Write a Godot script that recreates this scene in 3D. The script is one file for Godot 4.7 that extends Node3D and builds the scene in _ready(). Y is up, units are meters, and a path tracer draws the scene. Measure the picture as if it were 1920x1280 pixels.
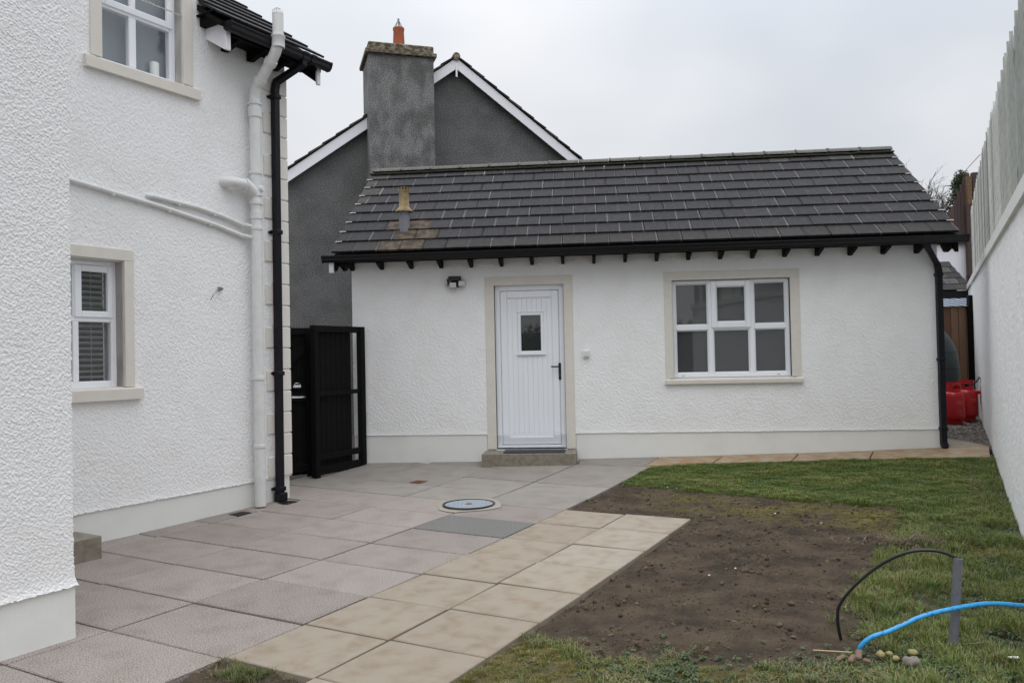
extends Node3D

# ------------------------------------------------------------------ geometry helper
class Geo:
	var v := PackedVector3Array()
	var n := PackedVector3Array()
	var c := PackedColorArray()
	var uv := PackedVector2Array()
	var ix := PackedInt32Array()
	var col := Color.WHITE
	var tinted := false
	var mapped := false
	var xf := Transform3D()

	func put(p: Vector3, m: Vector3) -> int:
		v.append(xf * p)
		n.append((xf.basis * m).normalized())
		c.append(col)
		return v.size() - 1

	func tri(a: Vector3, b: Vector3, d: Vector3) -> void: # counter-clockwise seen from outside
		var m := (b - a).cross(d - a).normalized()
		var k := put(a, m)
		put(b, m)
		put(d, m)
		ix.append_array(PackedInt32Array([k, k + 2, k + 1]))

	func quad(a: Vector3, b: Vector3, d: Vector3, e: Vector3) -> void:
		var m := (d - a).cross(e - b).normalized()
		var k := put(a, m)
		put(b, m)
		put(d, m)
		put(e, m)
		ix.append_array(PackedInt32Array([k, k + 2, k + 1, k, k + 3, k + 2]))

	func quad_out(a: Vector3, b: Vector3, d: Vector3, e: Vector3, out: Vector3) -> void:
		if (d - a).cross(e - b).dot(out) < 0.0:
			quad(a, e, d, b)
		else:
			quad(a, b, d, e)

	func box(lo: Vector3, hi: Vector3, bev := 0.0, edge := Color(-1, 0, 0)) -> void:
		var h := (hi - lo) * 0.5
		var o := (hi + lo) * 0.5
		var b := minf(bev, minf(h.x, minf(h.y, h.z)) * 0.9)
		var base := col
		for a in 3:
			var p := (a + 1) % 3
			var q := (a + 2) % 3
			for s in [-1.0, 1.0]:
				var r: Array[Vector3] = []
				for t in [[-1, -1], [1, -1], [1, 1], [-1, 1]]:
					var w := Vector3.ZERO
					w[a] = s * h[a]
					w[p] = t[0] * (h[p] - b)
					w[q] = t[1] * (h[q] - b)
					r.append(o + w)
				var out := Vector3.ZERO
				out[a] = s
				quad_out(r[0], r[1], r[2], r[3], out)
		if b <= 0.0:
			return
		if edge.r >= 0.0:
			col = edge
		for a in 3:
			var p := (a + 1) % 3
			var q := (a + 2) % 3
			for sp in [-1.0, 1.0]:
				for sq in [-1.0, 1.0]:
					var r: Array[Vector3] = []
					for k in 4:
						var w := Vector3.ZERO
						w[a] = (h[a] - b) * (-1.0 if k == 0 or k == 3 else 1.0)
						w[p] = sp * (h[p] if k < 2 else h[p] - b)
						w[q] = sq * (h[q] - b if k < 2 else h[q])
						r.append(o + w)
					var out := Vector3.ZERO
					out[p] = sp
					out[q] = sq
					quad_out(r[0], r[1], r[2], r[3], out)
		for sx in [-1.0, 1.0]:
			for sy in [-1.0, 1.0]:
				for sz in [-1.0, 1.0]:
					var s := Vector3(sx, sy, sz)
					var a := o + Vector3(s.x * h.x, s.y * (h.y - b), s.z * (h.z - b))
					var d := o + Vector3(s.x * (h.x - b), s.y * h.y, s.z * (h.z - b))
					var e := o + Vector3(s.x * (h.x - b), s.y * (h.y - b), s.z * h.z)
					if (d - a).cross(e - a).dot(s) < 0.0:
						tri(a, e, d)
					else:
						tri(a, d, e)
		col = base

	func tube(pts: PackedVector3Array, radii: PackedFloat32Array, sides: int, caps := true) -> void:
		var rings: Array[int] = []
		var up := Vector3.ZERO
		for k in pts.size():
			var dir := (pts[mini(k + 1, pts.size() - 1)] - pts[maxi(k - 1, 0)]).normalized()
			if k == 0:
				up = (Vector3.RIGHT if absf(dir.x) < 0.8 else Vector3.UP).cross(dir).normalized()
			else:
				up = (up - dir * up.dot(dir)).normalized()
			var side := dir.cross(up)
			rings.append(v.size())
			var r: float = radii[mini(k, radii.size() - 1)]
			for s in sides + 1:
				var an := TAU * s / sides
				var m := up * cos(an) + side * sin(an)
				put(pts[k] + m * r, m)
		for k in pts.size() - 1:
			for s in sides:
				var a := rings[k] + s
				var b := rings[k + 1] + s
				ix.append_array(PackedInt32Array([a, b, a + 1, a + 1, b, b + 1]))
		if caps:
			for k in [0, pts.size() - 1]:
				var dir := (pts[0] - pts[1] if k == 0 else pts[k] - pts[k - 1]).normalized()
				var o := put(pts[k], dir)
				var first := v.size()
				for s in sides + 1:
					v.append(v[rings[k] + s])
					n.append((xf.basis * dir).normalized())
					c.append(col)
				for s in sides:
					if k == 0:
						ix.append_array(PackedInt32Array([o, first + s, first + s + 1]))
					else:
						ix.append_array(PackedInt32Array([o, first + s + 1, first + s]))

	func lathe(prof: Array, sides: int, o := Vector3.ZERO, smooth := true) -> void: # profile from bottom to top, outside
		for k in prof.size() - 1:
			var a: Vector2 = prof[k]
			var b: Vector2 = prof[k + 1]
			var t := b - a
			var m2 := Vector2(t.y, -t.x).normalized()
			var m0 := m2
			var m1 := m2
			if smooth:
				if k > 0:
					var t0: Vector2 = a - prof[k - 1]
					var q := Vector2(t0.y, -t0.x).normalized()
					if q.dot(m2) > 0.6:
						m0 = (q + m2).normalized()
				if k + 2 < prof.size():
					var t1: Vector2 = prof[k + 2] - b
					var q := Vector2(t1.y, -t1.x).normalized()
					if q.dot(m2) > 0.6:
						m1 = (q + m2).normalized()
			var first := v.size()
			for s in sides + 1:
				var an := TAU * s / sides
				var d := Vector3(cos(an), 0, sin(an))
				put(o + d * a.x + Vector3.UP * a.y, d * m0.x + Vector3.UP * m0.y)
				put(o + d * b.x + Vector3.UP * b.y, d * m1.x + Vector3.UP * m1.y)
			for s in sides:
				var i := first + s * 2
				ix.append_array(PackedInt32Array([i, i + 2, i + 1, i + 1, i + 2, i + 3]))

	func prism(poly: PackedVector2Array, z0: float, z1: float) -> void: # counter-clockwise polygon in x, y, extruded along z
		var f := Geometry2D.triangulate_polygon(poly)
		for k in range(0, f.size(), 3):
			var a := poly[f[k]]
			var b := poly[f[k + 1]]
			var d := poly[f[k + 2]]
			if (b - a).cross(d - a) < 0.0:
				var w := b
				b = d
				d = w
			tri(Vector3(a.x, a.y, z1), Vector3(b.x, b.y, z1), Vector3(d.x, d.y, z1))
			tri(Vector3(a.x, a.y, z0), Vector3(d.x, d.y, z0), Vector3(b.x, b.y, z0))
		for k in poly.size():
			var a := poly[k]
			var b := poly[(k + 1) % poly.size()]
			quad(Vector3(a.x, a.y, z0), Vector3(b.x, b.y, z0), Vector3(b.x, b.y, z1), Vector3(a.x, a.y, z1))

	func done() -> ArrayMesh:
		var arr := []
		arr.resize(Mesh.ARRAY_MAX)
		arr[Mesh.ARRAY_VERTEX] = v
		arr[Mesh.ARRAY_NORMAL] = n
		if tinted:
			arr[Mesh.ARRAY_COLOR] = c
		if mapped:
			arr[Mesh.ARRAY_TEX_UV] = uv
		arr[Mesh.ARRAY_INDEX] = ix
		var m := ArrayMesh.new()
		m.add_surface_from_arrays(Mesh.PRIMITIVE_TRIANGLES, arr)
		return m

var names := {}
var rng := RandomNumberGenerator.new()
var M := {}
var rough: PackedFloat32Array
const RN := 512
const RSIZE := 1.28

func numbered(called: String) -> String:
	var k: int = names.get(called, 0)
	names[called] = k + 1
	return called if k == 0 else "%s_%03d" % [called, k]

func thing(called: String, label: String, category: String, group := "", xf := Transform3D()) -> Node3D:
	var o := Node3D.new()
	o.name = numbered(called)
	o.transform = xf
	add_child(o, true)
	tag(o, label, category, group)
	return o

func tag(o: Node3D, label: String, category: String, group := "") -> void:
	o.set_meta("label", label)
	o.set_meta("category", category)
	if group:
		o.set_meta("group", group)

func put(called: String, mesh: Mesh, mat: Material, parent: Node = self, xf := Transform3D()) -> MeshInstance3D:
	var o := MeshInstance3D.new()
	o.name = numbered(called) if parent == self else called
	o.mesh = mesh
	o.material_override = mat
	o.transform = xf
	if parent != self:
		var k := 0
		var base := called
		while parent.has_node(NodePath(o.name)):
			k += 1
			o.name = "%s_%03d" % [base, k]
	parent.add_child(o, true)
	return o

var counts := {}
func piece(called: String, mesh: Mesh, mat: Material, parent: Node, xf := Transform3D()) -> MeshInstance3D: # many alike pieces: quick numbering
	var key := str(parent.get_instance_id()) + called
	var k: int = counts.get(key, 0)
	counts[key] = k + 1
	var o := MeshInstance3D.new()
	o.name = called if k == 0 else "%s_%03d" % [called, k]
	o.mesh = mesh
	o.material_override = mat
	o.transform = xf
	parent.add_child(o, true)
	return o

# ------------------------------------------------------------------ materials
func lin(r: float, g: float, b: float) -> Color:
	return Color(r, g, b).linear_to_srgb()

func noise(freq: float, oct := 4, kind := FastNoiseLite.TYPE_SIMPLEX_SMOOTH, sd := 1) -> FastNoiseLite:
	var f := FastNoiseLite.new()
	f.noise_type = kind
	f.seed = sd
	f.frequency = freq
	f.fractal_octaves = oct
	return f

func ntex(freq: float, oct: int, stops: Array, sd := 1, size := 512, kind := FastNoiseLite.TYPE_SIMPLEX_SMOOTH) -> NoiseTexture2D:
	var t := NoiseTexture2D.new()
	t.width = size
	t.height = size
	t.seamless = true
	t.generate_mipmaps = false
	t.noise = noise(freq, oct, kind, sd)
	if stops.size():
		var g := Gradient.new()
		g.offsets = PackedFloat32Array()
		g.colors = PackedColorArray()
		var off := PackedFloat32Array()
		var cs := PackedColorArray()
		for s in stops:
			off.append(s[0])
			var k: Color = s[1]
			cs.append(k.linear_to_srgb())
		g.offsets = off
		g.colors = cs
		t.color_ramp = g
	return t

func mat(called: String, color: Color, roughness: float, tex: Texture2D = null, metres := 1.0, bump: Texture2D = null, bump_cm := 0.0, bump_m := 1.0, world := true) -> StandardMaterial3D:
	var m := StandardMaterial3D.new()
	m.resource_name = called
	m.albedo_color = color.linear_to_srgb()
	m.roughness = roughness
	if tex:
		m.albedo_texture = tex
	if tex or bump:
		m.uv1_triplanar = true
		m.uv1_world_triplanar = world
		m.uv1_triplanar_sharpness = 4.0
		var k := 1.0 / (metres if tex else bump_m)
		m.uv1_scale = Vector3(k, k, k)
	if bump:
		m.heightmap_enabled = true
		m.heightmap_texture = bump
		m.heightmap_scale = bump_cm
	M[called] = m
	return m

func g3(a: float) -> Color:
	return Color(a, a, a)

func make_materials() -> void:
	var fine := ntex(0.18, 3, [], 5, 1024)
	var speck := ntex(0.35, 2, [[0.0, g3(0.62)], [0.35, g3(0.86)], [0.6, g3(1.0)], [1.0, g3(1.0)]], 9, 1024)
	var cloudy := ntex(0.012, 5, [[0.0, g3(0.72)], [0.45, g3(0.92)], [1.0, g3(1.0)]], 3, 512)
	var dirt := ntex(0.006, 6, [[0.0, Color(0.95, 0.945, 0.93)], [0.35, Color(0.985, 0.983, 0.98)], [0.6, g3(1.0)], [1.0, g3(1.0)]], 12, 1024)
	mat("roughcast", Color(0.84, 0.84, 0.84), 0.85, dirt, 2.6)
	mat("plinth_paint", Color(0.76, 0.76, 0.735), 0.7, ntex(0.008, 5, [[0.0, Color(0.92, 0.915, 0.9)], [0.5, Color(0.985, 0.985, 0.98)], [1.0, g3(1.0)]], 21, 512), 2.4, fine, 0.05)
	mat("cream", Color(0.70, 0.660, 0.60), 0.65, ntex(0.01, 4, [[0.0, g3(0.93)], [0.5, g3(0.98)], [1.0, g3(1.0)]], 33, 512), 0.9, fine, 0.04)
	mat("quoin_paint", Color(0.715, 0.685, 0.635), 0.65, dirt, 2.0, fine, 0.04)
	mat("pvc", Color(0.84, 0.86, 0.90), 0.32)
	mat("pvc_pipe", Color(0.70, 0.70, 0.69), 0.38, ntex(0.02, 4, [[0.0, g3(0.9)], [0.6, g3(1.0)], [1.0, g3(1.0)]], 7, 256), 0.7)
	mat("pvc_trim", Color(0.80, 0.80, 0.80), 0.4)
	mat("black_plastic", Color(0.006, 0.006, 0.008), 0.36).metallic_specular = 0.4
	mat("black_pipe", Color(0.008, 0.0075, 0.012), 0.42).metallic_specular = 0.32
	mat("black_stain", Color(0.0065, 0.0065, 0.0065), 0.62, ntex(0.02, 3, [[0.0, g3(0.7)], [1.0, g3(1.0)]], 4, 256), 0.5).metallic_specular = 0.22
	mat("black_metal", Color(0.012, 0.012, 0.013), 0.4)
	var tile_tone := ntex(0.02, 5, [[0.0, g3(0.42)], [0.42, g3(0.66)], [0.62, g3(0.86)], [1.0, g3(1.0)]], 15, 512)
	var k := 0
	for t in [Color(0.150, 0.144, 0.158), Color(0.135, 0.130, 0.143), Color(0.165, 0.160, 0.172), Color(0.145, 0.132, 0.130)]:
		var m := mat("tile_%d" % k, t, 0.66, tile_tone, 0.8, fine, 0.08, 0.8)
		m.vertex_color_use_as_albedo = true
		m.metallic_specular = 0.31
		k += 1
	mat("tile_brown", Color(0.135, 0.118, 0.112), 0.6, tile_tone, 0.8, fine, 0.08).vertex_color_use_as_albedo = true
	mat("tile_rust", Color(0.50, 0.385, 0.27), 0.7, ntex(0.02, 5, [[0.0, Color(0.22, 0.24, 0.3)], [0.42, Color(0.42, 0.43, 0.45)], [0.6, Color(0.9, 0.86, 0.8)], [1.0, g3(1.0)]], 77, 256), 0.9).vertex_color_use_as_albedo = true
	mat("tile_lichen", Color(0.31, 0.29, 0.27), 0.75, ntex(0.02, 4, [[0.0, g3(0.4)], [0.5, g3(0.8)], [1.0, g3(1.2)]], 78, 256), 0.5).vertex_color_use_as_albedo = true
	for nm in ["tile_brown", "tile_lichen", "tile_rust"]:
		M[nm].metallic_specular = 0.31
	mat("ridge", Color(0.13, 0.125, 0.11), 0.85, ntex(0.03, 5, [[0.0, g3(0.35)], [0.5, g3(0.85)], [1.0, g3(1.15)]], 18, 512), 0.7, fine, 0.15)
	mat("moss_bed", Color(0.030, 0.031, 0.018), 0.95, speck, 0.3)
	mat("mortar", Color(0.35, 0.34, 0.31), 0.9)
	# neighbour pebble dash
	var dash := ntex(0.22, 2, [[0.0, g3(0.18)], [0.36, g3(0.55)], [0.52, g3(0.95)], [0.66, g3(1.7)], [1.0, g3(3.0)]], 41, 1024)
	var d := mat("pebble_dash", Color(0.165, 0.164, 0.162), 0.95, dash, 6.0, fine, 1.2)
	d.detail_enabled = true
	d.detail_albedo = ntex(0.012, 5, [[0.0, g3(0.68)], [0.35, g3(0.82)], [0.62, g3(1.0)], [1.0, g3(1.0)]], 43, 512)
	d.detail_blend_mode = BaseMaterial3D.BLEND_MODE_MUL
	d.detail_uv_layer = BaseMaterial3D.DETAIL_UV_2
	d.uv2_triplanar = true
	d.uv2_world_triplanar = true
	d.uv2_scale = Vector3(0.25, 0.25, 0.25)
	var e := mat("stack_dash", Color(0.245, 0.243, 0.238), 0.95, dash, 6.5, fine, 1.2)
	e.detail_enabled = true
	e.detail_albedo = ntex(0.011, 6, [[0.0, g3(0.45)], [0.4, g3(0.68)], [0.62, g3(1.0)], [1.0, g3(1.0)]], 44, 512)
	e.detail_blend_mode = BaseMaterial3D.BLEND_MODE_MUL
	e.detail_uv_layer = BaseMaterial3D.DETAIL_UV_2
	e.uv2_triplanar = true
	e.uv2_world_triplanar = true
	e.uv2_scale = Vector3(0.55, 0.3, 0.55)
	mat("mossy_concrete", Color(0.30, 0.28, 0.22), 0.95, ntex(0.02, 5, [[0.0, Color(0.13, 0.10, 0.07)], [0.4, Color(0.36, 0.30, 0.24)], [0.65, Color(0.75, 0.72, 0.68)], [1.0, g3(1.0)]], 51, 512), 1.3, fine, 0.3)
	mat("terracotta", Color(0.42, 0.115, 0.05), 0.8, cloudy, 0.5)
	mat("wire", Color(0.45, 0.45, 0.46), 0.5)
	mat("white_board", Color(0.80, 0.80, 0.83), 0.45)
	# paving
	var grit := ntex(0.26, 2, [[0.0, g3(0.22)], [0.36, g3(0.52)], [0.52, g3(0.86)], [0.66, g3(1.0)], [1.0, g3(1.0)]], 61, 1024)
	k = 0
	for t in [Color(0.358, 0.312, 0.280), Color(0.325, 0.285, 0.258), Color(0.382, 0.335, 0.302), Color(0.335, 0.305, 0.275), Color(0.358, 0.330, 0.296)]:
		var m := mat("grey_slab_%d" % k, t, 0.85, grit, 2.7, fine, 0.45)
		stain(m, ntex(0.012, 5, [[0.0, Color(0.80, 0.775, 0.73)], [0.36, Color(0.93, 0.92, 0.90)], [0.6, g3(1.0)], [1.0, g3(1.0)]], 62, 512) if k == 0 else M["grey_slab_0"].detail_albedo, 0.45)
		k += 1
	mat("dark_slab", Color(0.19, 0.182, 0.172), 0.8, grit, 3.4, fine, 0.4)
	k = 0
	var buff_stain := ntex(0.012, 5, [[0.0, Color(0.76, 0.69, 0.61)], [0.33, Color(0.90, 0.865, 0.82)], [0.6, Color(0.975, 0.97, 0.96)], [1.0, g3(1.0)]], 64, 512)
	var smooth_grit := ntex(0.3, 2, [[0.0, g3(0.86)], [0.5, g3(0.97)], [1.0, g3(1.04)]], 65, 1024)
	for t in [Color(0.302, 0.259, 0.205), Color(0.324, 0.283, 0.227), Color(0.288, 0.245, 0.192), Color(0.338, 0.297, 0.243)]:
		var m := mat("buff_slab_%d" % k, t, 0.8, smooth_grit, 1.1, fine, 0.06)
		stain(m, buff_stain, 0.8)
		k += 1
	mat("path_slab", Color(0.34, 0.285, 0.215), 0.8, smooth_grit, 1.1, fine, 0.06)
	stain(M["path_slab"], ntex(0.02, 5, [[0.0, Color(0.80, 0.55, 0.33)], [0.45, Color(0.92, 0.78, 0.62)], [0.62, Color(0.98, 0.95, 0.9)], [1.0, g3(1.0)]], 66, 512), 0.45)
	mat("mortar_buff", Color(0.315, 0.285, 0.24), 0.9, smooth_grit, 0.8)
	mat("concrete", Color(0.25, 0.225, 0.185), 0.9, ntex(0.018, 6, [[0.0, Color(0.62, 0.6, 0.56)], [0.45, Color(0.88, 0.86, 0.83)], [1.0, g3(1.08)]], 67, 512), 0.9, fine, 0.12)
	mat("cover_metal", Color(0.29, 0.34, 0.385), 0.5, ntex(0.2, 3, [[0.0, g3(0.55)], [0.5, g3(0.9)], [1.0, g3(1.15)]], 68, 256), 0.35)
	mat("rust", Color(0.16, 0.07, 0.035), 0.9)
	mat("rubber_mat", Color(0.030, 0.034, 0.045), 0.85, speck, 0.15)
	# soil, grass
	var soil := mat("soil", g3(1.0), 0.97, ntex(0.16, 4, [[0.0, g3(0.38)], [0.42, g3(0.82)], [0.6, g3(1.0)], [1.0, g3(1.35)]], 71, 1024), 1.3, fine, 1.0)
	soil.vertex_color_use_as_albedo = true
	mat("earth", Color(0.05, 0.04, 0.032), 0.97, speck, 0.6)
	for nm in ["blade", "leaf"]:
		var m := mat(nm, g3(1.0), 0.6)
		m.vertex_color_use_as_albedo = true
		m.backlight_enabled = true
		m.backlight = lin(0.25, 0.3, 0.12)
	mat("crumb", g3(1.0), 0.97).vertex_color_use_as_albedo = true
	mat("gravel_stone", g3(1.0), 0.9).vertex_color_use_as_albedo = true
	# timber
	k = 0
	for t in [Color(0.66, 0.66, 0.625), Color(0.38, 0.38, 0.36), Color(0.82, 0.82, 0.79), Color(0.57, 0.59, 0.565)]:
		var w := mat("weathered_%d" % k, t, 0.85, ntex(0.05, 5, [[0.0, Color(0.48, 0.48, 0.43)], [0.35, Color(0.84, 0.84, 0.81)], [0.6, g3(1.0)], [1.0, g3(1.0)]], 81, 512) if k == 0 else M["weathered_0"].albedo_texture, 0.3, fine, 0.25, 0.3, false)
		w.uv1_scale = Vector3(4.5, 0.28, 4.5)
		k += 1
	k = 0
	var grain := ntex(0.05, 5, [[0.0, g3(0.45)], [0.45, g3(0.85)], [1.0, g3(1.25)]], 84, 512)
	for t in [Color(0.085, 0.05, 0.047), Color(0.07, 0.042, 0.04), Color(0.10, 0.058, 0.05)]:
		var w := mat("brown_board_%d" % k, t, 0.8, grain, 0.3, null, 0.0, 1.0, false)
		w.uv1_scale = Vector3(6, 0.5, 6)
		k += 1
	k = 0
	for t in [Color(0.17, 0.085, 0.048), Color(0.13, 0.065, 0.038), Color(0.20, 0.11, 0.065)]:
		var w := mat("plank_%d" % k, t, 0.8, grain, 0.3, null, 0.0, 1.0, false)
		w.uv1_scale = Vector3(6, 0.7, 6)
		k += 1
	mat("rotten_wood", Color(0.26, 0.19, 0.125), 0.9, ntex(0.05, 4, [[0.0, Color(0.15, 0.08, 0.05)], [0.45, Color(0.5, 0.4, 0.3)], [1.0, g3(1.2)]], 86, 256), 0.4)
	# glass and things
	var gl := StandardMaterial3D.new()
	gl.resource_name = "glass"
	gl.transparency = BaseMaterial3D.TRANSPARENCY_ALPHA
	gl.albedo_color = Color(0.9, 0.95, 0.95, 0.005)
	gl.roughness = 0.02
	M["glass"] = gl
	mat("blackout", Color(0.050, 0.052, 0.055), 0.9)
	mat("dark_room", Color(0.012, 0.015, 0.015), 0.9)
	mat("frosted", Color(0.235, 0.27, 0.30), 0.25, null, 1.0, ntex(0.1, 2, [], 91, 512), 0.4, 0.35)
	mat("blind", Color(0.33, 0.35, 0.35), 0.5)
	mat("candle", Color(0.75, 0.78, 0.76), 0.5)
	mat("chrome", Color(0.75, 0.75, 0.77), 0.2).metallic = 1.0
	mat("lamp_lens", Color(0.62, 0.64, 0.62), 0.2)
	mat("red_paint", Color(0.42, 0.004, 0.008), 0.30)
	mat("red_print", Color(0.55, 0.16, 0.15), 0.4)
	mat("tank_green", Color(0.012, 0.022, 0.020), 0.35)
	mat("copper", Color(0.45, 0.30, 0.16), 0.45)
	mat("yellow", Color(0.55, 0.36, 0.04), 0.5)
	mat("grey_pipe", Color(0.15, 0.155, 0.175), 0.5, cloudy, 0.4)
	mat("blue_pipe", Color(0.035, 0.33, 0.66), 0.35, ntex(0.05, 4, [[0.0, Color(0.3, 0.3, 0.3)], [0.32, Color(0.8, 0.85, 0.9)], [0.5, g3(1.0)], [1.0, g3(1.0)]], 95, 256), 0.4)
	mat("blue_dirt", Color(0.11, 0.05, 0.04), 0.9)
	mat("cable_black", Color(0.016, 0.016, 0.017), 0.45)
	mat("stone_yellow", Color(0.36, 0.31, 0.14), 0.9, cloudy, 0.1)
	mat("stone_grey", Color(0.22, 0.195, 0.165), 0.9, cloudy, 0.2)
	mat("shard", Color(0.19, 0.12, 0.09), 0.9, cloudy, 0.15)
	mat("white_stone", Color(0.75, 0.74, 0.70), 0.8)
	mat("lead_grey", Color(0.20, 0.205, 0.225), 0.6, cloudy, 0.4)
	mat("vent_rust", Color(0.31, 0.255, 0.165), 0.8, ntex(0.04, 4, [[0.0, Color(0.5, 0.28, 0.12)], [0.45, Color(0.85, 0.78, 0.62)], [1.0, g3(1.0)]], 97, 256), 1.2)
	mat("polycarb", Color(0.33, 0.38, 0.46), 0.3)
	mat("needle", g3(1.0), 0.7).vertex_color_use_as_albedo = true
	mat("twig", Color(0.10, 0.085, 0.075), 0.9)

func stain(m: StandardMaterial3D, t: Texture2D, per_metre: float) -> void:
	m.detail_enabled = true
	m.detail_albedo = t
	m.detail_blend_mode = BaseMaterial3D.BLEND_MODE_MUL
	m.detail_uv_layer = BaseMaterial3D.DETAIL_UV_2
	m.uv2_triplanar = true
	m.uv2_world_triplanar = true
	m.uv2_scale = Vector3(per_metre, per_metre, per_metre)

# ------------------------------------------------------------------ ground shape
func ground_y(px: float, pz: float) -> float:
	var x := clampf(px, -3.5, 9.0) - 0.0763
	var z := clampf(pz, -0.4, 9.5)
	return 0.126981 + 0.0019368 * x - 0.0629478 * z + 0.00014248 * x * z + 0.00921658 * z * z - 0.00042049 * z * z * z - 0.00019636 * x * z * z + 0.00204683 * x * x

const GE := Vector2(0.4071, -0.9134) # along the slab rows, (x, z)
const GN := Vector2(0.9134, 0.4071)  # across them
const GO := Vector2(0.3759, 6.0552)
const SA := 0.57275
const SB := 0.93696
const SC := 0.6130

func grid(i: float, off: float) -> Vector2:
	return GO + GE * (SA * i) + GN * off

func edge_off(j: int) -> float:
	return SB * j if j <= 1 else SB + SC * (j - 1)

func on_slabs(p: Vector2) -> bool:
	var q := p - GO
	var t := q.dot(GE) / SA
	var o := q.dot(GN)
	if o < SB + 0.01 and p.y > -0.2 and (t > -0.02 or o < 0.92):
		return true
	if o < SB + SC + 0.01:
		return t > -0.02 and t < 7.02
	if o < SB + 2 * SC + 0.01:
		return t > -1.02 and t < 7.02
	return false

# ------------------------------------------------------------------ rendered (roughcast) walls with real relief
func make_rough() -> void:
	var a := noise(0.19, 2, FastNoiseLite.TYPE_SIMPLEX_SMOOTH, 101)
	var b := noise(0.145, 1, FastNoiseLite.TYPE_CELLULAR, 102)
	b.cellular_return_type = FastNoiseLite.RETURN_DISTANCE
	b.cellular_jitter = 1.0
	var c := noise(0.145, 1, FastNoiseLite.TYPE_CELLULAR, 102)
	c.cellular_return_type = FastNoiseLite.RETURN_CELL_VALUE
	c.cellular_jitter = 1.0
	var da := a.get_seamless_image(RN, RN).get_data()
	var db := b.get_seamless_image(RN, RN).get_data()
	var dc := c.get_seamless_image(RN, RN).get_data()
	rough.resize(RN * RN)
	for k in RN * RN:
		var lump := smoothstep(0.10, 0.80, 1.0 - db[k] / 255.0)
		rough[k] = 0.30 * da[k] / 255.0 + 0.70 * lump * (0.30 + 0.70 * dc[k] / 255.0)

func rough_at(x: float, y: float) -> float:
	var u := fposmod(x / RSIZE, 1.0) * RN
	var w := fposmod(y / RSIZE, 1.0) * RN
	var i := int(u) & 511
	var j := int(w) & 511
	var fu := u - floorf(u)
	var fw := w - floorf(w)
	var i1 := (i + 1) & 511
	var j1 := ((j + 1) & 511) * RN
	j *= RN
	return lerpf(lerpf(rough[j + i], rough[j + i1], fu), lerpf(rough[j1 + i], rough[j1 + i1], fu), fw)

# a sheet in local x, y at z = 0, coming forward by the relief, with openings; `flare` pushes the lowest edge out like a bell-cast
func relief(x0: float, x1: float, y0: float, y1: float, cell: float, amp: float, holes: Array, flare := 0.0, round_right := false, top := Vector2.ZERO, seed_off := 0.0, k_size := 1.0) -> ArrayMesh:
	var nx := int(ceil((x1 - x0) / cell))
	var ny := int(ceil((y1 - y0) / cell))
	var vs := PackedVector3Array()
	var ns := PackedVector3Array()
	var ix := PackedInt32Array()
	vs.resize((nx + 1) * (ny + 1))
	ns.resize((nx + 1) * (ny + 1))
	var hs := PackedFloat32Array()
	hs.resize((nx + 1) * (ny + 1))
	for j in ny + 1:
		for i in nx + 1:
			var x := x0 + (x1 - x0) * i / nx
			var fy := float(j) / ny
			var yt := y1
			if top.x > 0.0:
				yt = top.x + top.y * x
			var y := y0 + (yt - y0) * fy
			var h := amp * rough_at(x * k_size + seed_off, y * k_size * 1.3 + seed_off * 0.7)
			if flare > 0.0:
				h += flare * exp(-(y - y0) / 0.03)
			if j == 0:
				y += (rough_at(x * 1.0 + 0.3, 0.77) - 0.5) * 0.012
			if round_right and i >= nx - 6:
				x += 0.022 * exp(-(y - y0) / 0.05) * (i - nx + 6) / 6.0
			if round_right and i >= nx - 2:
				x += (rough_at(0.4, y) - 0.5) * 0.010 if i == nx else 0.0
			var k := j * (nx + 1) + i
			hs[k] = h
			vs[k] = Vector3(x, y, h)
	for j in ny + 1:
		for i in nx + 1:
			var k := j * (nx + 1) + i
			var l := k - 1 if i > 0 else k
			var r := k + 1 if i < nx else k
			var d := k - nx - 1 if j > 0 else k
			var u := k + nx + 1 if j < ny else k
			ns[k] = (vs[r] - vs[l]).cross(vs[u] - vs[d]).normalized()
	for j in ny:
		for i in nx:
			var k := j * (nx + 1) + i
			var x := (vs[k].x + vs[k + 1].x) * 0.5
			var y := (vs[k].y + vs[k + nx + 1].y) * 0.5
			var skip := false
			for h in holes:
				if x > h[0] and x < h[1] and y > h[2] and y < h[3]:
					skip = true
					break
			if not skip:
				ix.append_array(PackedInt32Array([k, k + nx + 1, k + 1, k + 1, k + nx + 1, k + nx + 2]))
	# returns along the bottom and both ends, so that the coat has thickness
	var g := Geo.new()
	for i in nx:
		var a := vs[i]
		var b := vs[i + 1]
		g.quad(Vector3(a.x, a.y, -0.02), Vector3(b.x, b.y, -0.02), b, a)
	for j in ny:
		var k := j * (nx + 1)
		g.quad(Vector3(vs[k].x, vs[k].y, -0.02), vs[k], vs[k + nx + 1], Vector3(vs[k + nx + 1].x, vs[k + nx + 1].y, -0.02))
		k += nx
		g.quad(vs[k], Vector3(vs[k].x, vs[k].y, -0.02), Vector3(vs[k + nx + 1].x, vs[k + nx + 1].y, -0.02), vs[k + nx + 1])
	var base := vs.size()
	vs.append_array(g.v)
	ns.append_array(g.n)
	for q in g.ix:
		ix.append(q + base)
	var arr := []
	arr.resize(Mesh.ARRAY_MAX)
	arr[Mesh.ARRAY_VERTEX] = vs
	arr[Mesh.ARRAY_NORMAL] = ns
	arr[Mesh.ARRAY_INDEX] = ix
	var m := ArrayMesh.new()
	m.add_surface_from_arrays(Mesh.PRIMITIVE_TRIANGLES, arr)
	return m

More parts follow.
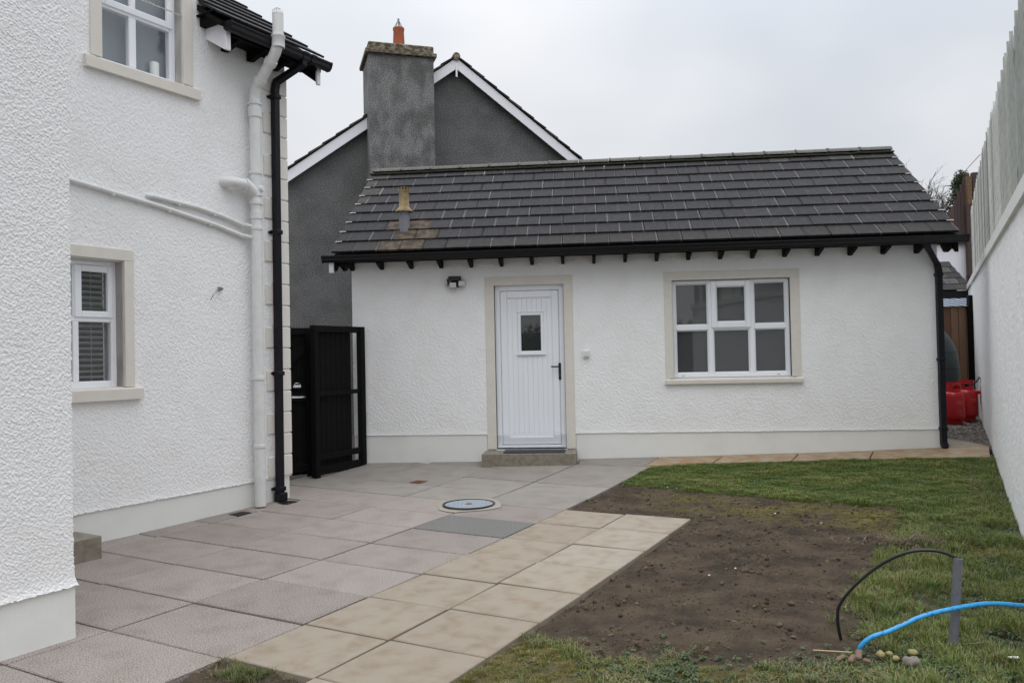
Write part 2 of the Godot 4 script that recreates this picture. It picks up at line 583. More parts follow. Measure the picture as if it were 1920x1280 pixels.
# picture-frame ring of four bars in x, y between outer and inner rectangles
func ring(g: Geo, o: Rect2, i: Rect2, z0: float, z1: float, bev := 0.004) -> void:
	g.box(Vector3(o.position.x, o.position.y, z0), Vector3(i.position.x, o.end.y, z1), bev)
	g.box(Vector3(i.end.x, o.position.y, z0), Vector3(o.end.x, o.end.y, z1), bev)
	if i.position.y > o.position.y + 0.001:
		g.box(Vector3(i.position.x, o.position.y, z0), Vector3(i.end.x, i.position.y, z1 - 0.0006), bev)
	g.box(Vector3(i.position.x, i.end.y, z0), Vector3(i.end.x, o.end.y, z1 - 0.0006), bev)

func R(x0: float, y0: float, x1: float, y1: float) -> Rect2:
	return Rect2(x0, y0, x1 - x0, y1 - y0)

# ------------------------------------------------------------------
func _ready() -> void:
	rng.seed = 20240
	var cam := Camera3D.new()
	cam.name = "camera"
	cam.transform = Transform3D(Basis(Vector3(0.99512, -0.02077, -0.09644), Vector3(0.02244, 0.99962, 0.01625), Vector3(0.09607, -0.01833, 0.99521)).orthonormalized(), Vector3(3.1337, 1.5, 10.395))
	cam.fov = 46.21
	cam.near = 0.05
	cam.far = 2000.0
	add_child(cam)
	var env := Environment.new()
	env.background_mode = Environment.BG_SKY
	env.tonemap_mode = Environment.TONE_MAPPER_LINEAR
	env.tonemap_exposure = 1.0
	env.sdfgi_enabled = true
	env.ssao_enabled = true
	env.ssil_enabled = true
	var sky := Sky.new()
	var pano := PanoramaSkyMaterial.new()
	pano.panorama = sky_picture()
	sky.sky_material = pano
	env.sky = sky
	var we := WorldEnvironment.new()
	we.name = "world_environment"
	we.environment = env
	add_child(we)
	var sun := DirectionalLight3D.new()
	sun.name = "overcast_sun"
	sun.light_energy = 0.18
	sun.light_angular_distance = 60.0
	sun.light_color = Color(1.0, 0.985, 0.96)
	sun.shadow_enabled = true
	sun.rotation_degrees = Vector3(-60.0, -4.0, 0.0)
	add_child(sun)
	make_materials()
	make_rough()
	make_ground()
	make_paving()
	make_outbuilding()
	make_house()
	make_neighbour()
	make_boundary()
	make_far_corner()
	make_yard_things()
	make_pebbles()
	make_planting()
	make_hedge()

func sky_picture() -> ImageTexture:
	var w := 512
	var h := 256
	var im := Image.create(w, h, false, Image.FORMAT_RGBF)
	var f := noise(1.3, 6, FastNoiseLite.TYPE_SIMPLEX_SMOOTH, 7)
	for y in h:
		var el := (0.5 - (y + 0.5) / h) * PI
		for x in w:
			var az := (x + 0.5) / w * TAU
			var d := Vector3(cos(el) * cos(az), sin(el), cos(el) * sin(az))
			var s := maxf(sin(el), 0.0)
			var k := f.get_noise_3d(d.x * 1.1, d.y * 2.2, d.z * 1.1)
			var l := 0.70 + 2.25 * pow(s, 2.7) + 0.20 * k
			var blue := clampf(0.55 - 1.1 * k, 0.0, 1.0)
			var c := Color(l * lerpf(1.0, 0.92, blue), l * lerpf(1.005, 0.985, blue), l * lerpf(1.03, 1.08, blue))
			if el < 0.0:
				c = Color(0.22, 0.21, 0.19).lerp(c, exp(el * 14.0))
			im.set_pixel(x, y, c)
	return ImageTexture.create_from_image(im)

# ------------------------------------------------------------------ ground
var soil_poly := PackedVector2Array([Vector2(0.5, 0.9), Vector2(3.30, 1.42), Vector2(3.91, 1.80), Vector2(4.65, 2.24), Vector2(5.17, 2.58), Vector2(5.55, 2.76), Vector2(5.92, 2.86), Vector2(5.66, 3.6), Vector2(5.46, 4.05), Vector2(5.22, 4.35), Vector2(5.0, 4.75), Vector2(4.72, 5.32), Vector2(4.5, 5.8), Vector2(4.42, 6.25), Vector2(4.18, 6.5), Vector2(3.85, 6.43), Vector2(3.6, 6.36), Vector2(3.34, 6.4), Vector2(3.14, 6.3), Vector2(2.97, 6.16), Vector2(2.78, 6.08), Vector2(1.5, 5.9), Vector2(0.5, 5.0)])
var fn_a: FastNoiseLite
var fn_b: FastNoiseLite
var fn_c: FastNoiseLite

func soil_depth(p: Vector2) -> float: # positive inside the bare patch
	var best := 1e9
	for k in soil_poly.size():
		var q := Geometry2D.get_closest_point_to_segment(p, soil_poly[k], soil_poly[(k + 1) % soil_poly.size()])
		best = minf(best, q.distance_to(p))
	return best if Geometry2D.is_point_in_polygon(p, soil_poly) else -best

# grass, moss and bare soil shares at a point
func cover(p: Vector2) -> Vector3:
	var d := soil_depth(p) + 0.13 * fn_a.get_noise_2d(p.x, p.y) + 0.10 * fn_b.get_noise_2d(p.x, p.y)
	var bare := smoothstep(-0.09, 0.07, d)
	var moss := 0.0
	# mossy belt along the back and the far end of the patch
	var belt := smoothstep(0.75, 0.1, absf(p.y - (1.75 + 0.52 * (p.x - 3.4)) - 0.42)) * smoothstep(3.4, 4.2, p.x) * (1.0 + 0.4 * smoothstep(4.6, 5.4, p.x))
	moss = belt * bare * clampf(0.55 + 1.1 * fn_a.get_noise_2d(p.x + 9.0, p.y), 0.0, 1.0)
	# the strip nearest the camera is moss as much as grass
	var front := smoothstep(5.9, 6.2, p.y) * smoothstep(4.5, 3.9, p.x)
	moss = maxf(moss, front * (1.0 - bare) * clampf(0.75 + fn_b.get_noise_2d(p.x, p.y) * 0.8, 0.0, 1.0))
	var corner := smoothstep(0.5, 0.15, p.distance_to(Vector2(5.75, 4.25)))
	moss = maxf(moss, corner * 0.8 * (1.0 - bare))
	if p.x < 2.2 and p.y > 6.1:
		bare = 0.9
		moss = 0.0
	return Vector3(1.0 - bare, moss, bare)

func bed_y(p: Vector2) -> float:
	var y := ground_y(p.x, p.y)
	if on_slabs(p):
		return y - 0.05
	return y - 0.020 + 0.016 * fn_a.get_noise_2d(p.x * 2.0, p.y * 2.0) + 0.013 * fn_b.get_noise_2d(p.x * 2.0, p.y * 2.0)

func make_ground() -> void:
	fn_a = noise(1.6, 3, FastNoiseLite.TYPE_SIMPLEX_SMOOTH, 31)
	fn_b = noise(6.0, 3, FastNoiseLite.TYPE_SIMPLEX_SMOOTH, 32)
	fn_c = noise(28.0, 2, FastNoiseLite.TYPE_SIMPLEX_SMOOTH, 33)
	# the wide sheet that reaches the horizon
	var g := Geo.new()
	var xs := [-900.0, -200.0, -40.0, -12.0, -6.0, -3.0, 0.0, 3.0, 6.0, 9.0, 12.0, 20.0, 40.0, 200.0, 900.0]
	var zs := [-900.0, -200.0, -40.0, -14.0, -8.0, -4.0, 0.0, 3.0, 6.0, 9.0, 12.0, 20.0, 60.0, 200.0, 900.0]
	for i in xs.size() - 1:
		for j in zs.size() - 1:
			var c := []
			for q in [[i, j + 1], [i + 1, j + 1], [i + 1, j], [i, j]]:
				c.append(Vector3(xs[q[0]], minf(ground_y(xs[q[0]], zs[q[1]]), 0.15) - 0.14, zs[q[1]]))
			g.quad(c[0], c[1], c[2], c[3])
	put("ground", g.done(), M.earth).set_meta("kind", "structure")
	# the garden bed: bare soil, moss and the earth under the grass
	var x0 := 1.15
	var z0 := 0.40
	var cell := 0.021
	var nx := 350
	var nz := 380
	var s := Geo.new()
	s.tinted = true
	var hs := PackedFloat32Array()
	hs.resize((nx + 1) * (nz + 1))
	for j in nz + 1:
		for i in nx + 1:
			var p := Vector2(x0 + i * cell, z0 + j * cell)
			var w := cover(p)
			var y := bed_y(p)
			var f := fn_c.get_noise_2d(p.x, p.y)
			y += (0.011 * f + 0.009 * maxf(0.0, fn_b.get_noise_2d(p.x * 4.0, p.y * 4.0))) * w.z
			for hole in [[3.60, 6.20, 0.13, 0.06, 0.10], [3.31, 6.18, 0.08, 0.035, 0.07], [5.36, 4.30, 0.09, 0.05, 0.06], [4.32, 6.02, 0.10, 0.07, 0.05], [4.50, 5.93, 0.09, 0.06, 0.05], [3.4, 3.9, 0.15, 0.07, 0.022], [4.25, 4.4, 0.09, 0.16, 0.022], [3.7, 5.2, 0.14, 0.08, 0.02], [4.6, 3.5, 0.12, 0.07, 0.018], [3.25, 5.4, 0.10, 0.10, 0.02], [4.15, 5.5, 0.13, 0.07, 0.022], [5.0, 3.1, 0.12, 0.07, 0.015], [4.05, 3.2, 0.10, 0.06, 0.018], [3.0, 4.9, 0.13, 0.08, 0.02]]:
				var dx: float = (p.x - hole[0]) / hole[2]
				var dz: float = (p.y - hole[1]) / hole[3]
				y -= hole[4] * exp(-(dx * dx + dz * dz))
			var t := 0.55 + 0.9 * fn_a.get_noise_2d(p.x * 1.2 + 40.0, p.y * 1.7)
			var earth := Color(0.043, 0.029, 0.018).lerp(Color(0.108, 0.075, 0.047), clampf(t + 0.35 * fn_b.get_noise_2d(p.x, p.y + 7.0), 0.0, 1.0))
			var under := Color(0.050, 0.052, 0.022).lerp(Color(0.075, 0.058, 0.034), clampf(0.4 + fn_b.get_noise_2d(p.x + 3.0, p.y), 0.0, 1.0))
			var mossy := Color(0.200, 0.150, 0.055).lerp(Color(0.125, 0.105, 0.04), clampf(0.5 + fn_b.get_noise_2d(p.x + 13.0, p.y), 0.0, 1.0))
			s.col = under.lerp(earth, w.z).lerp(mossy, w.y * 0.9)
			s.put(Vector3(p.x, y, p.y), Vector3.UP)
	for j in nz + 1:
		for i in nx + 1:
			var k := j * (nx + 1) + i
			var l := k - 1 if i > 0 else k
			var r := k + 1 if i < nx else k
			var u := k - nx - 1 if j > 0 else k
			var d := k + nx + 1 if j < nz else k
			s.n[k] = (s.v[d] - s.v[u]).cross(s.v[r] - s.v[l]).normalized()
	for j in nz:
		for i in nx:
			var k := j * (nx + 1) + i
			s.ix.append_array(PackedInt32Array([k, k + 1, k + nx + 1, k + 1, k + nx + 2, k + nx + 1]))
	var bed := put("garden_soil", s.done(), M.soil)
	bed.set_meta("kind", "structure")
	bed.set_meta("label", "bare brown soil patch with moss and thin grass round it")

# ------------------------------------------------------------------ paving
func slab_mesh(c: Array, lift: float, thick := 0.045) -> ArrayMesh: # c: four Vector2, counter-clockwise seen from above
	var g := Geo.new()
	var settle := rng.randf_range(-0.004, 0.003)
	var mid := Vector2.ZERO
	for p in c:
		mid += p * 0.25
	var top: Array[Vector3] = []
	var rim: Array[Vector3] = []
	var low: Array[Vector3] = []
	for k in 4:
		var p: Vector2 = c[k]
		var a: Vector2 = (c[(k + 3) % 4] - p).normalized()
		var b: Vector2 = (c[(k + 1) % 4] - p).normalized()
		var q := p + (a + b) * (0.0062 + rng.randf() * 0.0035)
		var y := ground_y(q.x, q.y) + lift + settle + rng.randf_range(-0.002, 0.002)
		var inn := q + (a + b) * 0.006
		top.append(Vector3(inn.x, y, inn.y))
		rim.append(Vector3(q.x, y - 0.005, q.y))
		low.append(Vector3(q.x, y - thick, q.y))
	g.quad_out(top[0], top[1], top[2], top[3], Vector3.UP)
	for k in 4:
		var l := (k + 1) % 4
		var out := Vector3(rim[k].x + rim[l].x - 2.0 * mid.x, 0.3, rim[k].z + rim[l].z - 2.0 * mid.y)
		g.quad_out(rim[k], rim[l], top[l], top[k], out)
		g.quad_out(low[k], low[l], rim[l], rim[k], out)
	return g.done()

func cell_corners(i0: float, i1: float, o0: float, o1: float) -> Array:
	return [grid(i0, o0), grid(i0, o1), grid(i1, o1), grid(i1, o0)]

func make_paving() -> void:
	var patio := Node3D.new()
	patio.name = "patio"
	add_child(patio)
	patio.set_meta("kind", "structure")
	patio.set_meta("label", "patio of large grey slabs with a buff strip along its edge")
	# grey slabs: three rows beside the house, one more behind its corner
	for j in range(-3, 1):
		for i in range(-4, 12):
			if j == -3 and i < 6:
				continue
			if j == -2 and i < 0:
				continue
			var m: Material = M["grey_slab_%d" % rng.randi_range(0, 2)]
			if j == 0 and i == 5:
				m = M.dark_slab
			if i >= 7 and j <= 0 and m != M.dark_slab:
				m = M["grey_slab_%d" % [3, 4][rng.randi_range(0, 1)]]
			var c := cell_corners(i, i + 1, edge_off(j), edge_off(j + 1))
			if (c[0] as Vector2).y < 0.02 and (c[2] as Vector2).y < 0.02:
				continue
			piece("paving_slab", slab_mesh(c, 0.0), m, patio)
	# narrow cut strip against the house wall
	for i in range(0, 6):
		piece("edging_slab", slab_mesh(cell_corners(i - 0.05, i + 0.95, -2.16, -2 * SB), -0.002), M["grey_slab_%d" % (i % 3)], patio)
	# buff slabs
	for j in range(1, 3):
		for i in range(-1 if j == 2 else 0, 7):
			var sh := 0.0 if j == 1 else 0.03
			piece("buff_slab", slab_mesh(cell_corners(i + sh, i + 1 + sh, edge_off(j) + (0.010 if j == 1 else 0.0), edge_off(j + 1)), 0.006), M["buff_slab_%d" % rng.randi_range(0, 3)], patio)
	# mortar collar of the inspection cover
	var cp := Vector2(1.905, 2.49)
	var col := Geo.new()
	var pts: Array[Vector2] = []
	for k in 28:
		var an := TAU * k / 28
		var r := 0.305 + 0.04 * absf(sin(2.0 * an + 0.7)) + rng.randf_range(-0.02, 0.02)
		pts.append(cp + Vector2(cos(an), sin(an)) * r)
	for k in 28:
		var a := pts[k]
		var b := pts[(k + 1) % 28]
		col.quad_out(Vector3(cp.x, ground_y(cp.x, cp.y) + 0.004, cp.y), Vector3(a.x, ground_y(a.x, a.y) + 0.0035, a.y), Vector3((a.x + b.x) / 2, ground_y(a.x, a.y) + 0.0035, (a.y + b.y) / 2), Vector3(b.x, ground_y(b.x, b.y) + 0.0035, b.y), Vector3.UP)
	piece("mortar_collar", col.done(), M.mortar_buff, patio)
	# path of rust-stained slabs under the outbuilding window
	var path := Node3D.new()
	path.name = "path"
	add_child(path)
	path.set_meta("kind", "structure")
	path.set_meta("label", "narrow path of rust stained slabs along the outbuilding wall")
	var ft := [[3.02, 0.36], [3.76, 0.56], [4.60, 0.46], [5.52, 0.49], [6.42, 0.50], [7.72, 0.66]]
	for k in ft.size() - 1:
		var a: Array = ft[k]
		var b: Array = ft[k + 1]
		var sa: float = a[1] * 0.4456
		var sb: float = b[1] * 0.4456
		var c := [Vector2(a[0], a[1]), Vector2(b[0], b[1]), Vector2(b[0] + sb, 0.0), Vector2(a[0] + sa, 0.0)]
		if k == 0:
			c[0] = Vector2(2.96, 0.33)
			c[3] = Vector2(2.96, 0.0)
		piece("path_slab", slab_mesh(c, 0.004), M.path_slab if k > 0 else M["grey_slab_3"], path)
	piece("path_slab", slab_mesh([Vector2(7.50, 0.02), Vector2(7.99, 0.02), Vector2(7.86, -0.42), Vector2(7.50, -0.42)], 0.006), M["buff_slab_2"], path)
	piece("path_slab", slab_mesh([Vector2(7.50, -0.43), Vector2(7.85, -0.43), Vector2(7.72, -0.95), Vector2(7.50, -0.95)], 0.008), M["grey_slab_3"], path)

# ------------------------------------------------------------------ windows
# one casement window in local x, y; bars: x of mullions, y of rail; returns the frame node
func pane(parent: Node, x0: float, y0: float, x1: float, y1: float, z: float, back: Material, depth := 0.05) -> void:
	var g := Geo.new()
	g.quad(Vector3(x0 - 0.004, y0 - 0.004, z), Vector3(x1 + 0.004, y0 - 0.004, z), Vector3(x1 + 0.004, y1 + 0.004, z), Vector3(x0 - 0.004, y1 + 0.004, z))
	piece("pane", g.done(), M.glass, parent)
	var g2 := Geo.new()
	g2.quad(Vector3(x0 - 0.004, y0 - 0.004, z - 0.016), Vector3(x1 + 0.004, y0 - 0.004, z - 0.016), Vector3(x1 + 0.004, y1 + 0.004, z - 0.016), Vector3(x0 - 0.004, y1 + 0.004, z - 0.016))
	piece("inner_pane", g2.done(), M.glass, parent)
	if back:
		var b := Geo.new()
		b.box(Vector3(x0 - 0.02, y0 - 0.02, z - depth - 0.01), Vector3(x1 + 0.02, y1 + 0.02, z - depth))
		piece("blackout_panel", b.done(), back, parent)

# ------------------------------------------------------------------ outbuilding
func make_outbuilding() -> void:
	var o := thing("outbuilding", "single storey white roughcast outbuilding with dark tiled roof, white door and six-pane window", "building")
	var W := 7.465
	var D := -3.5
	var floor_y := 0.30
	var dx0 := 1.905
	var dx1 := 2.815
	var dy1 := 2.425
	var wx0 := 4.205
	var wx1 := 5.675
	var wy0 := 1.17
	var wy1 := 2.425
	var holes := [[dx0 - 0.05, dx1 + 0.05, 0.0, dy1 + 0.06], [wx0 - 0.05, wx1 + 0.05, wy0 - 0.03, wy1 + 0.05]]
	put("wall", relief(0.0, W, 0.487, 2.92, 0.0096, 0.0105, holes, 0.006, false, Vector2.ZERO, 0.2, 0.95), M.roughcast, o)
	# masonry behind the coat, round the openings
	var g := Geo.new()
	g.box(Vector3(0.0, -0.3, -0.25), Vector3(dx0, 2.95, -0.012))
	g.box(Vector3(dx1, -0.3, -0.25), Vector3(wx0, 2.95, -0.012))
	g.box(Vector3(wx1, -0.3, -0.25), Vector3(W, 2.95, -0.012))
	g.box(Vector3(dx0, dy1, -0.25), Vector3(dx1, 2.95, -0.0125))
	g.box(Vector3(dx0, -0.3, -0.25), Vector3(dx1, floor_y - 0.02, -0.0125))
	g.box(Vector3(wx0, wy1, -0.25), Vector3(wx1, 2.95, -0.0125))
	g.box(Vector3(wx0, -0.3, -0.25), Vector3(wx1, wy0 - 0.03, -0.0125))
	g.box(Vector3(0.001, -0.3, D), Vector3(W - 0.001, 2.85, D + 0.25))
	for x in [0.0, W - 0.25]:
		g.xf = Transform3D(Basis(Vector3(0, 0, -1), Vector3.UP, Vector3.RIGHT), Vector3(x, 0, -0.2505))
		g.prism(PackedVector2Array([Vector2(0, -0.3), Vector2(3.0, -0.3), Vector2(3.0, 2.95), Vector2(1.5, 4.15), Vector2(0, 2.95)]), 0.0, 0.25)
	g.xf = Transform3D()
	g.box(Vector3(0.25, floor_y - 0.1, D + 0.25), Vector3(W - 0.25, floor_y, -0.25))
	put("masonry", g.done(), M.roughcast, o)
	var p := Geo.new()
	p.box(Vector3(0.006, -0.2, -0.012), Vector3(1.776, 0.492, -0.001), 0.002)
	p.box(Vector3(2.944, -0.2, -0.012), Vector3(W - 0.006, 0.492, -0.001), 0.002)
	put("plinth", p.done(), M.plinth_paint, o)
	# door surround, the bands run down to the step
	var s := Geo.new()
	s.box(Vector3(1.785, 0.29, -0.15), Vector3(dx0, dy1, 0.012), 0.003)
	s.box(Vector3(dx1, 0.29, -0.15), Vector3(2.935, dy1, 0.012), 0.003)
	s.box(Vector3(1.785, dy1, -0.15), Vector3(2.935, 2.54, 0.0125), 0.003)
	put("door_surround", s.done(), M.cream, o)
	var ws := Geo.new()
	ws.box(Vector3(4.10, wy0 + 0.005, -0.12), Vector3(wx0, wy1, 0.012), 0.003)
	ws.box(Vector3(wx1, wy0 + 0.005, -0.12), Vector3(5.795, wy1, 0.012), 0.003)
	ws.box(Vector3(4.10, wy1, -0.12), Vector3(5.795, 2.535, 0.0125), 0.003)
	put("window_surround", ws.done(), M.cream, o)
	var sill := Geo.new()
	sill.prism(PackedVector2Array([Vector2(-0.12, 1.10), Vector2(0.050, 1.10), Vector2(0.052, 1.145), Vector2(0.044, 1.152), Vector2(-0.12, 1.188)]), 4.09, 5.805)
	put("window_sill", turned(sill), M.cream, o)
	make_annex_door(o, dx0, dx1, floor_y, dy1)
	make_annex_window(o, wx0, wx1, wy0, wy1)
	make_annex_roof(o, W)
	# step and mat are things of their own
	var st := Geo.new()
	st.box(Vector3(1.755, -0.05, -0.0005), Vector3(2.945, 0.275, 0.40), 0.006)
	tag(put("door_step", st.done(), M.concrete), "stained concrete block step under the white outbuilding door", "step")
	var dm := Geo.new()
	dm.box(Vector3(2.02, 0.276, 0.035), Vector3(2.80, 0.288, 0.355), 0.004)
	for k in 11:
		dm.box(Vector3(2.05 + 0.066 * k, 0.287, 0.06), Vector3(2.09 + 0.066 * k, 0.2905, 0.33), 0.001)
	tag(put("doormat", dm.done(), M.rubber_mat), "dark ribbed rubber mat lying on the concrete door step", "doormat")

func turned(g: Geo) -> ArrayMesh: # a prism drawn in (depth, y) and extruded along x: (x, y, z) -> (z, y, x)
	var b := Geo.new()
	for k in range(0, g.ix.size(), 3):
		var a := g.v[g.ix[k]]
		var d := g.v[g.ix[k + 1]]
		var e := g.v[g.ix[k + 2]]
		b.tri(Vector3(a.z, a.y, a.x), Vector3(d.z, d.y, d.x), Vector3(e.z, e.y, e.x))
	return b.done()

func make_annex_door(o: Node3D, x0: float, x1: float, y0: float, y1: float) -> void:
	var zf := -0.055
	var g := Geo.new()
	ring(g, R(x0, y0, x1, y1), R(x0 + 0.062, y0 + 0.03, x1 - 0.062, y1 - 0.062), zf - 0.06, zf, 0.006)
	ring(g, R(x0 + 0.05, y0 + 0.03, x1 - 0.05, y1 - 0.05), R(x0 + 0.07, y0 + 0.035, x1 - 0.07, y1 - 0.07), zf - 0.05, zf - 0.012, 0.006)
	var d := put("door", g.done(), M.pvc, o)
	d.set_meta("label", "white panelled door with small square window and black lever handle")
	var lx0 := x0 + 0.074
	var lx1 := x1 - 0.074
	var ly0 := y0 + 0.042
	var ly1 := y1 - 0.074
	var px0 := lx0 + 0.088
	var px1 := lx1 - 0.088
	var py0 := ly0 + 0.10
	var py1 := ly1 - 0.09
	var l := Geo.new()
	ring(l, R(lx0, ly0, lx1, ly1), R(px0, py0, px1, py1), zf - 0.055, zf - 0.006, 0.008)
	ring(l, R(px0 - 0.004, py0 - 0.004, px1 + 0.004, py1 + 0.004), R(px0 + 0.014, py0 + 0.014, px1 - 0.014, py1 - 0.014), zf - 0.05, zf - 0.016, 0.008)
	piece("leaf_frame", l.done(), M.pvc, d)
	var tr := Geo.new()
	tr.box(Vector3(lx0 - 0.01, y0 + 0.004, zf - 0.02), Vector3(lx1 + 0.01, y0 + 0.034, zf + 0.022), 0.006)
	piece("threshold", tr.done(), M.pvc, d)
	# the little window in the upper half
	var gx0 := 2.245
	var gx1 := 2.505
	var gy0 := 1.565
	var gy1 := 2.03
	# ten vertical boards, cut round the little window
	var nb := 9
	var bw := (px1 - px0) / nb
	for k in nb:
		var a := px0 + k * bw + 0.0006
		var b := a + bw - 0.0012
		var board := Geo.new()
		if b < gx0 or a > gx1:
			board.box(Vector3(a, py0, zf - 0.05), Vector3(b, py1, zf - 0.022), 0.002)
		else:
			board.box(Vector3(a, py0, zf - 0.05), Vector3(b, gy0, zf - 0.022), 0.0035)
			board.box(Vector3(a, gy1, zf - 0.05), Vector3(b, py1, zf - 0.022), 0.0035)
			if a < gx0:
				board.box(Vector3(a, gy0, zf - 0.05), Vector3(gx0, gy1, zf - 0.0225), 0.002)
			if b > gx1:
				board.box(Vector3(gx1, gy0, zf - 0.05), Vector3(b, gy1, zf - 0.0225), 0.002)
		piece("board", board.done(), M.pvc, d)
	var f := Geo.new()
	ring(f, R(gx0 - 0.04, gy0 - 0.04, gx1 + 0.04, gy1 + 0.04), R(gx0, gy0, gx1, gy1), zf - 0.05, zf - 0.008, 0.007)
	f.box(Vector3(gx0 - 0.062, gy0 - 0.055, zf - 0.03), Vector3(gx1 + 0.062, gy0 - 0.04, zf + 0.008), 0.004)
	f.box(Vector3(gx0 - 0.052, gy1 + 0.04, zf - 0.03), Vector3(gx1 + 0.052, gy1 + 0.05, zf - 0.002), 0.004)
	piece("pane_frame", f.done(), M.pvc, d)
	pane(d, gx0, gy0, gx1, gy1, zf - 0.022, M.dark_room, 0.03)
	var h := Geo.new()
	h.box(Vector3(2.728, 1.18, zf - 0.006), Vector3(2.762, 1.40, zf + 0.008), 0.005)
	h.box(Vector3(2.63, 1.343, zf + 0.035), Vector3(2.752, 1.362, zf + 0.052), 0.006)
	h.box(Vector3(2.735, 1.343, zf + 0.006), Vector3(2.755, 1.362, zf + 0.05), 0.005)
	h.tube(PackedVector3Array([Vector3(2.745, 1.285, zf), Vector3(2.745, 1.285, zf + 0.011)]), PackedFloat32Array([0.010]), 12)
	piece("handle", h.done(), M.black_metal, d)
	var k2 := Geo.new()
	k2.tube(PackedVector3Array([Vector3(2.745, 1.245, zf), Vector3(2.745, 1.245, zf + 0.0125)]), PackedFloat32Array([0.0075]), 12)
	piece("keyhole", k2.done(), M.chrome, d)

func make_annex_window(o: Node3D, x0: float, x1: float, y0: float, y1: float) -> void:
	var zf := -0.045
	var g := Geo.new()
	ring(g, R(x0, y0 + 0.008, x1, y1), R(x0 + 0.045, y0 + 0.062, x1 - 0.045, y1 - 0.045), zf - 0.06, zf, 0.006)
	var ma := 4.69
	var mb := 5.205
	var ry := 1.815
	var xs := [x0 + 0.045, ma - 0.032, ma + 0.032, mb - 0.032, mb + 0.032, x1 - 0.045]
	for m in [ma, mb]:
		g.box(Vector3(m - 0.032, y0 + 0.06, zf - 0.06), Vector3(m + 0.032, y1 - 0.044, zf - 0.0012), 0.006)
	g.box(Vector3(xs[0], ry - 0.032, zf - 0.06), Vector3(xs[1], ry + 0.032, zf - 0.0022), 0.006)
	g.box(Vector3(xs[2], ry - 0.032, zf - 0.06), Vector3(xs[3], ry + 0.032, zf - 0.0022), 0.006)
	g.box(Vector3(xs[4], ry - 0.032, zf - 0.06), Vector3(xs[5], ry + 0.032, zf - 0.0022), 0.006)
	var w := put("window", g.done(), M.pvc, o)
	w.set_meta("label", "white window of six dark panes, the top middle one opening")
	var b := Geo.new()
	for q in [[xs[0], xs[1]], [xs[2], xs[3]], [xs[4], xs[5]]]:
		for r in [[y0 + 0.062, ry - 0.032], [ry + 0.032, y1 - 0.045]]:
			ring(b, R(q[0] - 0.003, r[0] - 0.003, q[1] + 0.003, r[1] + 0.003), R(q[0] + 0.013, r[0] + 0.013, q[1] - 0.013, r[1] - 0.013), zf - 0.05, zf - 0.016, 0.009)
	piece("glazing_bead", b.done(), M.pvc, w)
	# the top-hung sash stands proud of the frame
	var sa := Geo.new()
	ring(sa, R(xs[2] - 0.024, ry - 0.01, xs[3] + 0.024, y1 - 0.014), R(xs[2] + 0.044, ry + 0.066, xs[3] - 0.044, y1 - 0.088), zf - 0.03, zf + 0.018, 0.008)
	ring(sa, R(xs[2] + 0.042, ry + 0.064, xs[3] - 0.042, y1 - 0.086), R(xs[2] + 0.054, ry + 0.078, xs[3] - 0.054, y1 - 0.10), zf - 0.03, zf + 0.004, 0.006)
	piece("opening_sash", sa.done(), M.pvc, w)
	for q in [[0, 1], [2, 3], [4, 5]]:
		for r in 2:
			var yy0: float = y0 + 0.075 if r == 0 else ry + 0.045
			var yy1: float = ry - 0.045 if r == 0 else y1 - 0.058
			pane(w, xs[q[0]] + 0.013, yy0, xs[q[1]] - 0.013, yy1, zf - 0.028, M.blackout, 0.03)
	for x in [4.33, 5.52]:
		var v := Geo.new()
		v.box(Vector3(x - 0.018, y0 + 0.026, zf - 0.002), Vector3(x + 0.018, y0 + 0.036, zf + 0.004), 0.003)
		piece("drain_cap", v.done(), M.mortar, w)

func tile_mesh(w: float, l: float, t: float, edge: Color, left_worn := false) -> ArrayMesh: # x across, -z down the slope, origin at the middle of the lower edge's underside
	var g := Geo.new()
	g.tinted = true
	g.col = g3(0.2)
	g.box(Vector3(-w / 2, 0, -l), Vector3(w / 2 - 0.020, t, 0), 0.004, g3(0.27))
	g.col = edge
	g.box(Vector3(w / 2 - 0.0195, 0, -l), Vector3(w / 2, t - 0.0015, -0.002), 0.003, edge)
	if left_worn:
		g.col = edge * 0.7
		g.box(Vector3(-w / 2 + 0.0005, t - 0.002, -l + 0.02), Vector3(-w / 2 + 0.006, t + 0.0005, -0.004))
	return g.done()

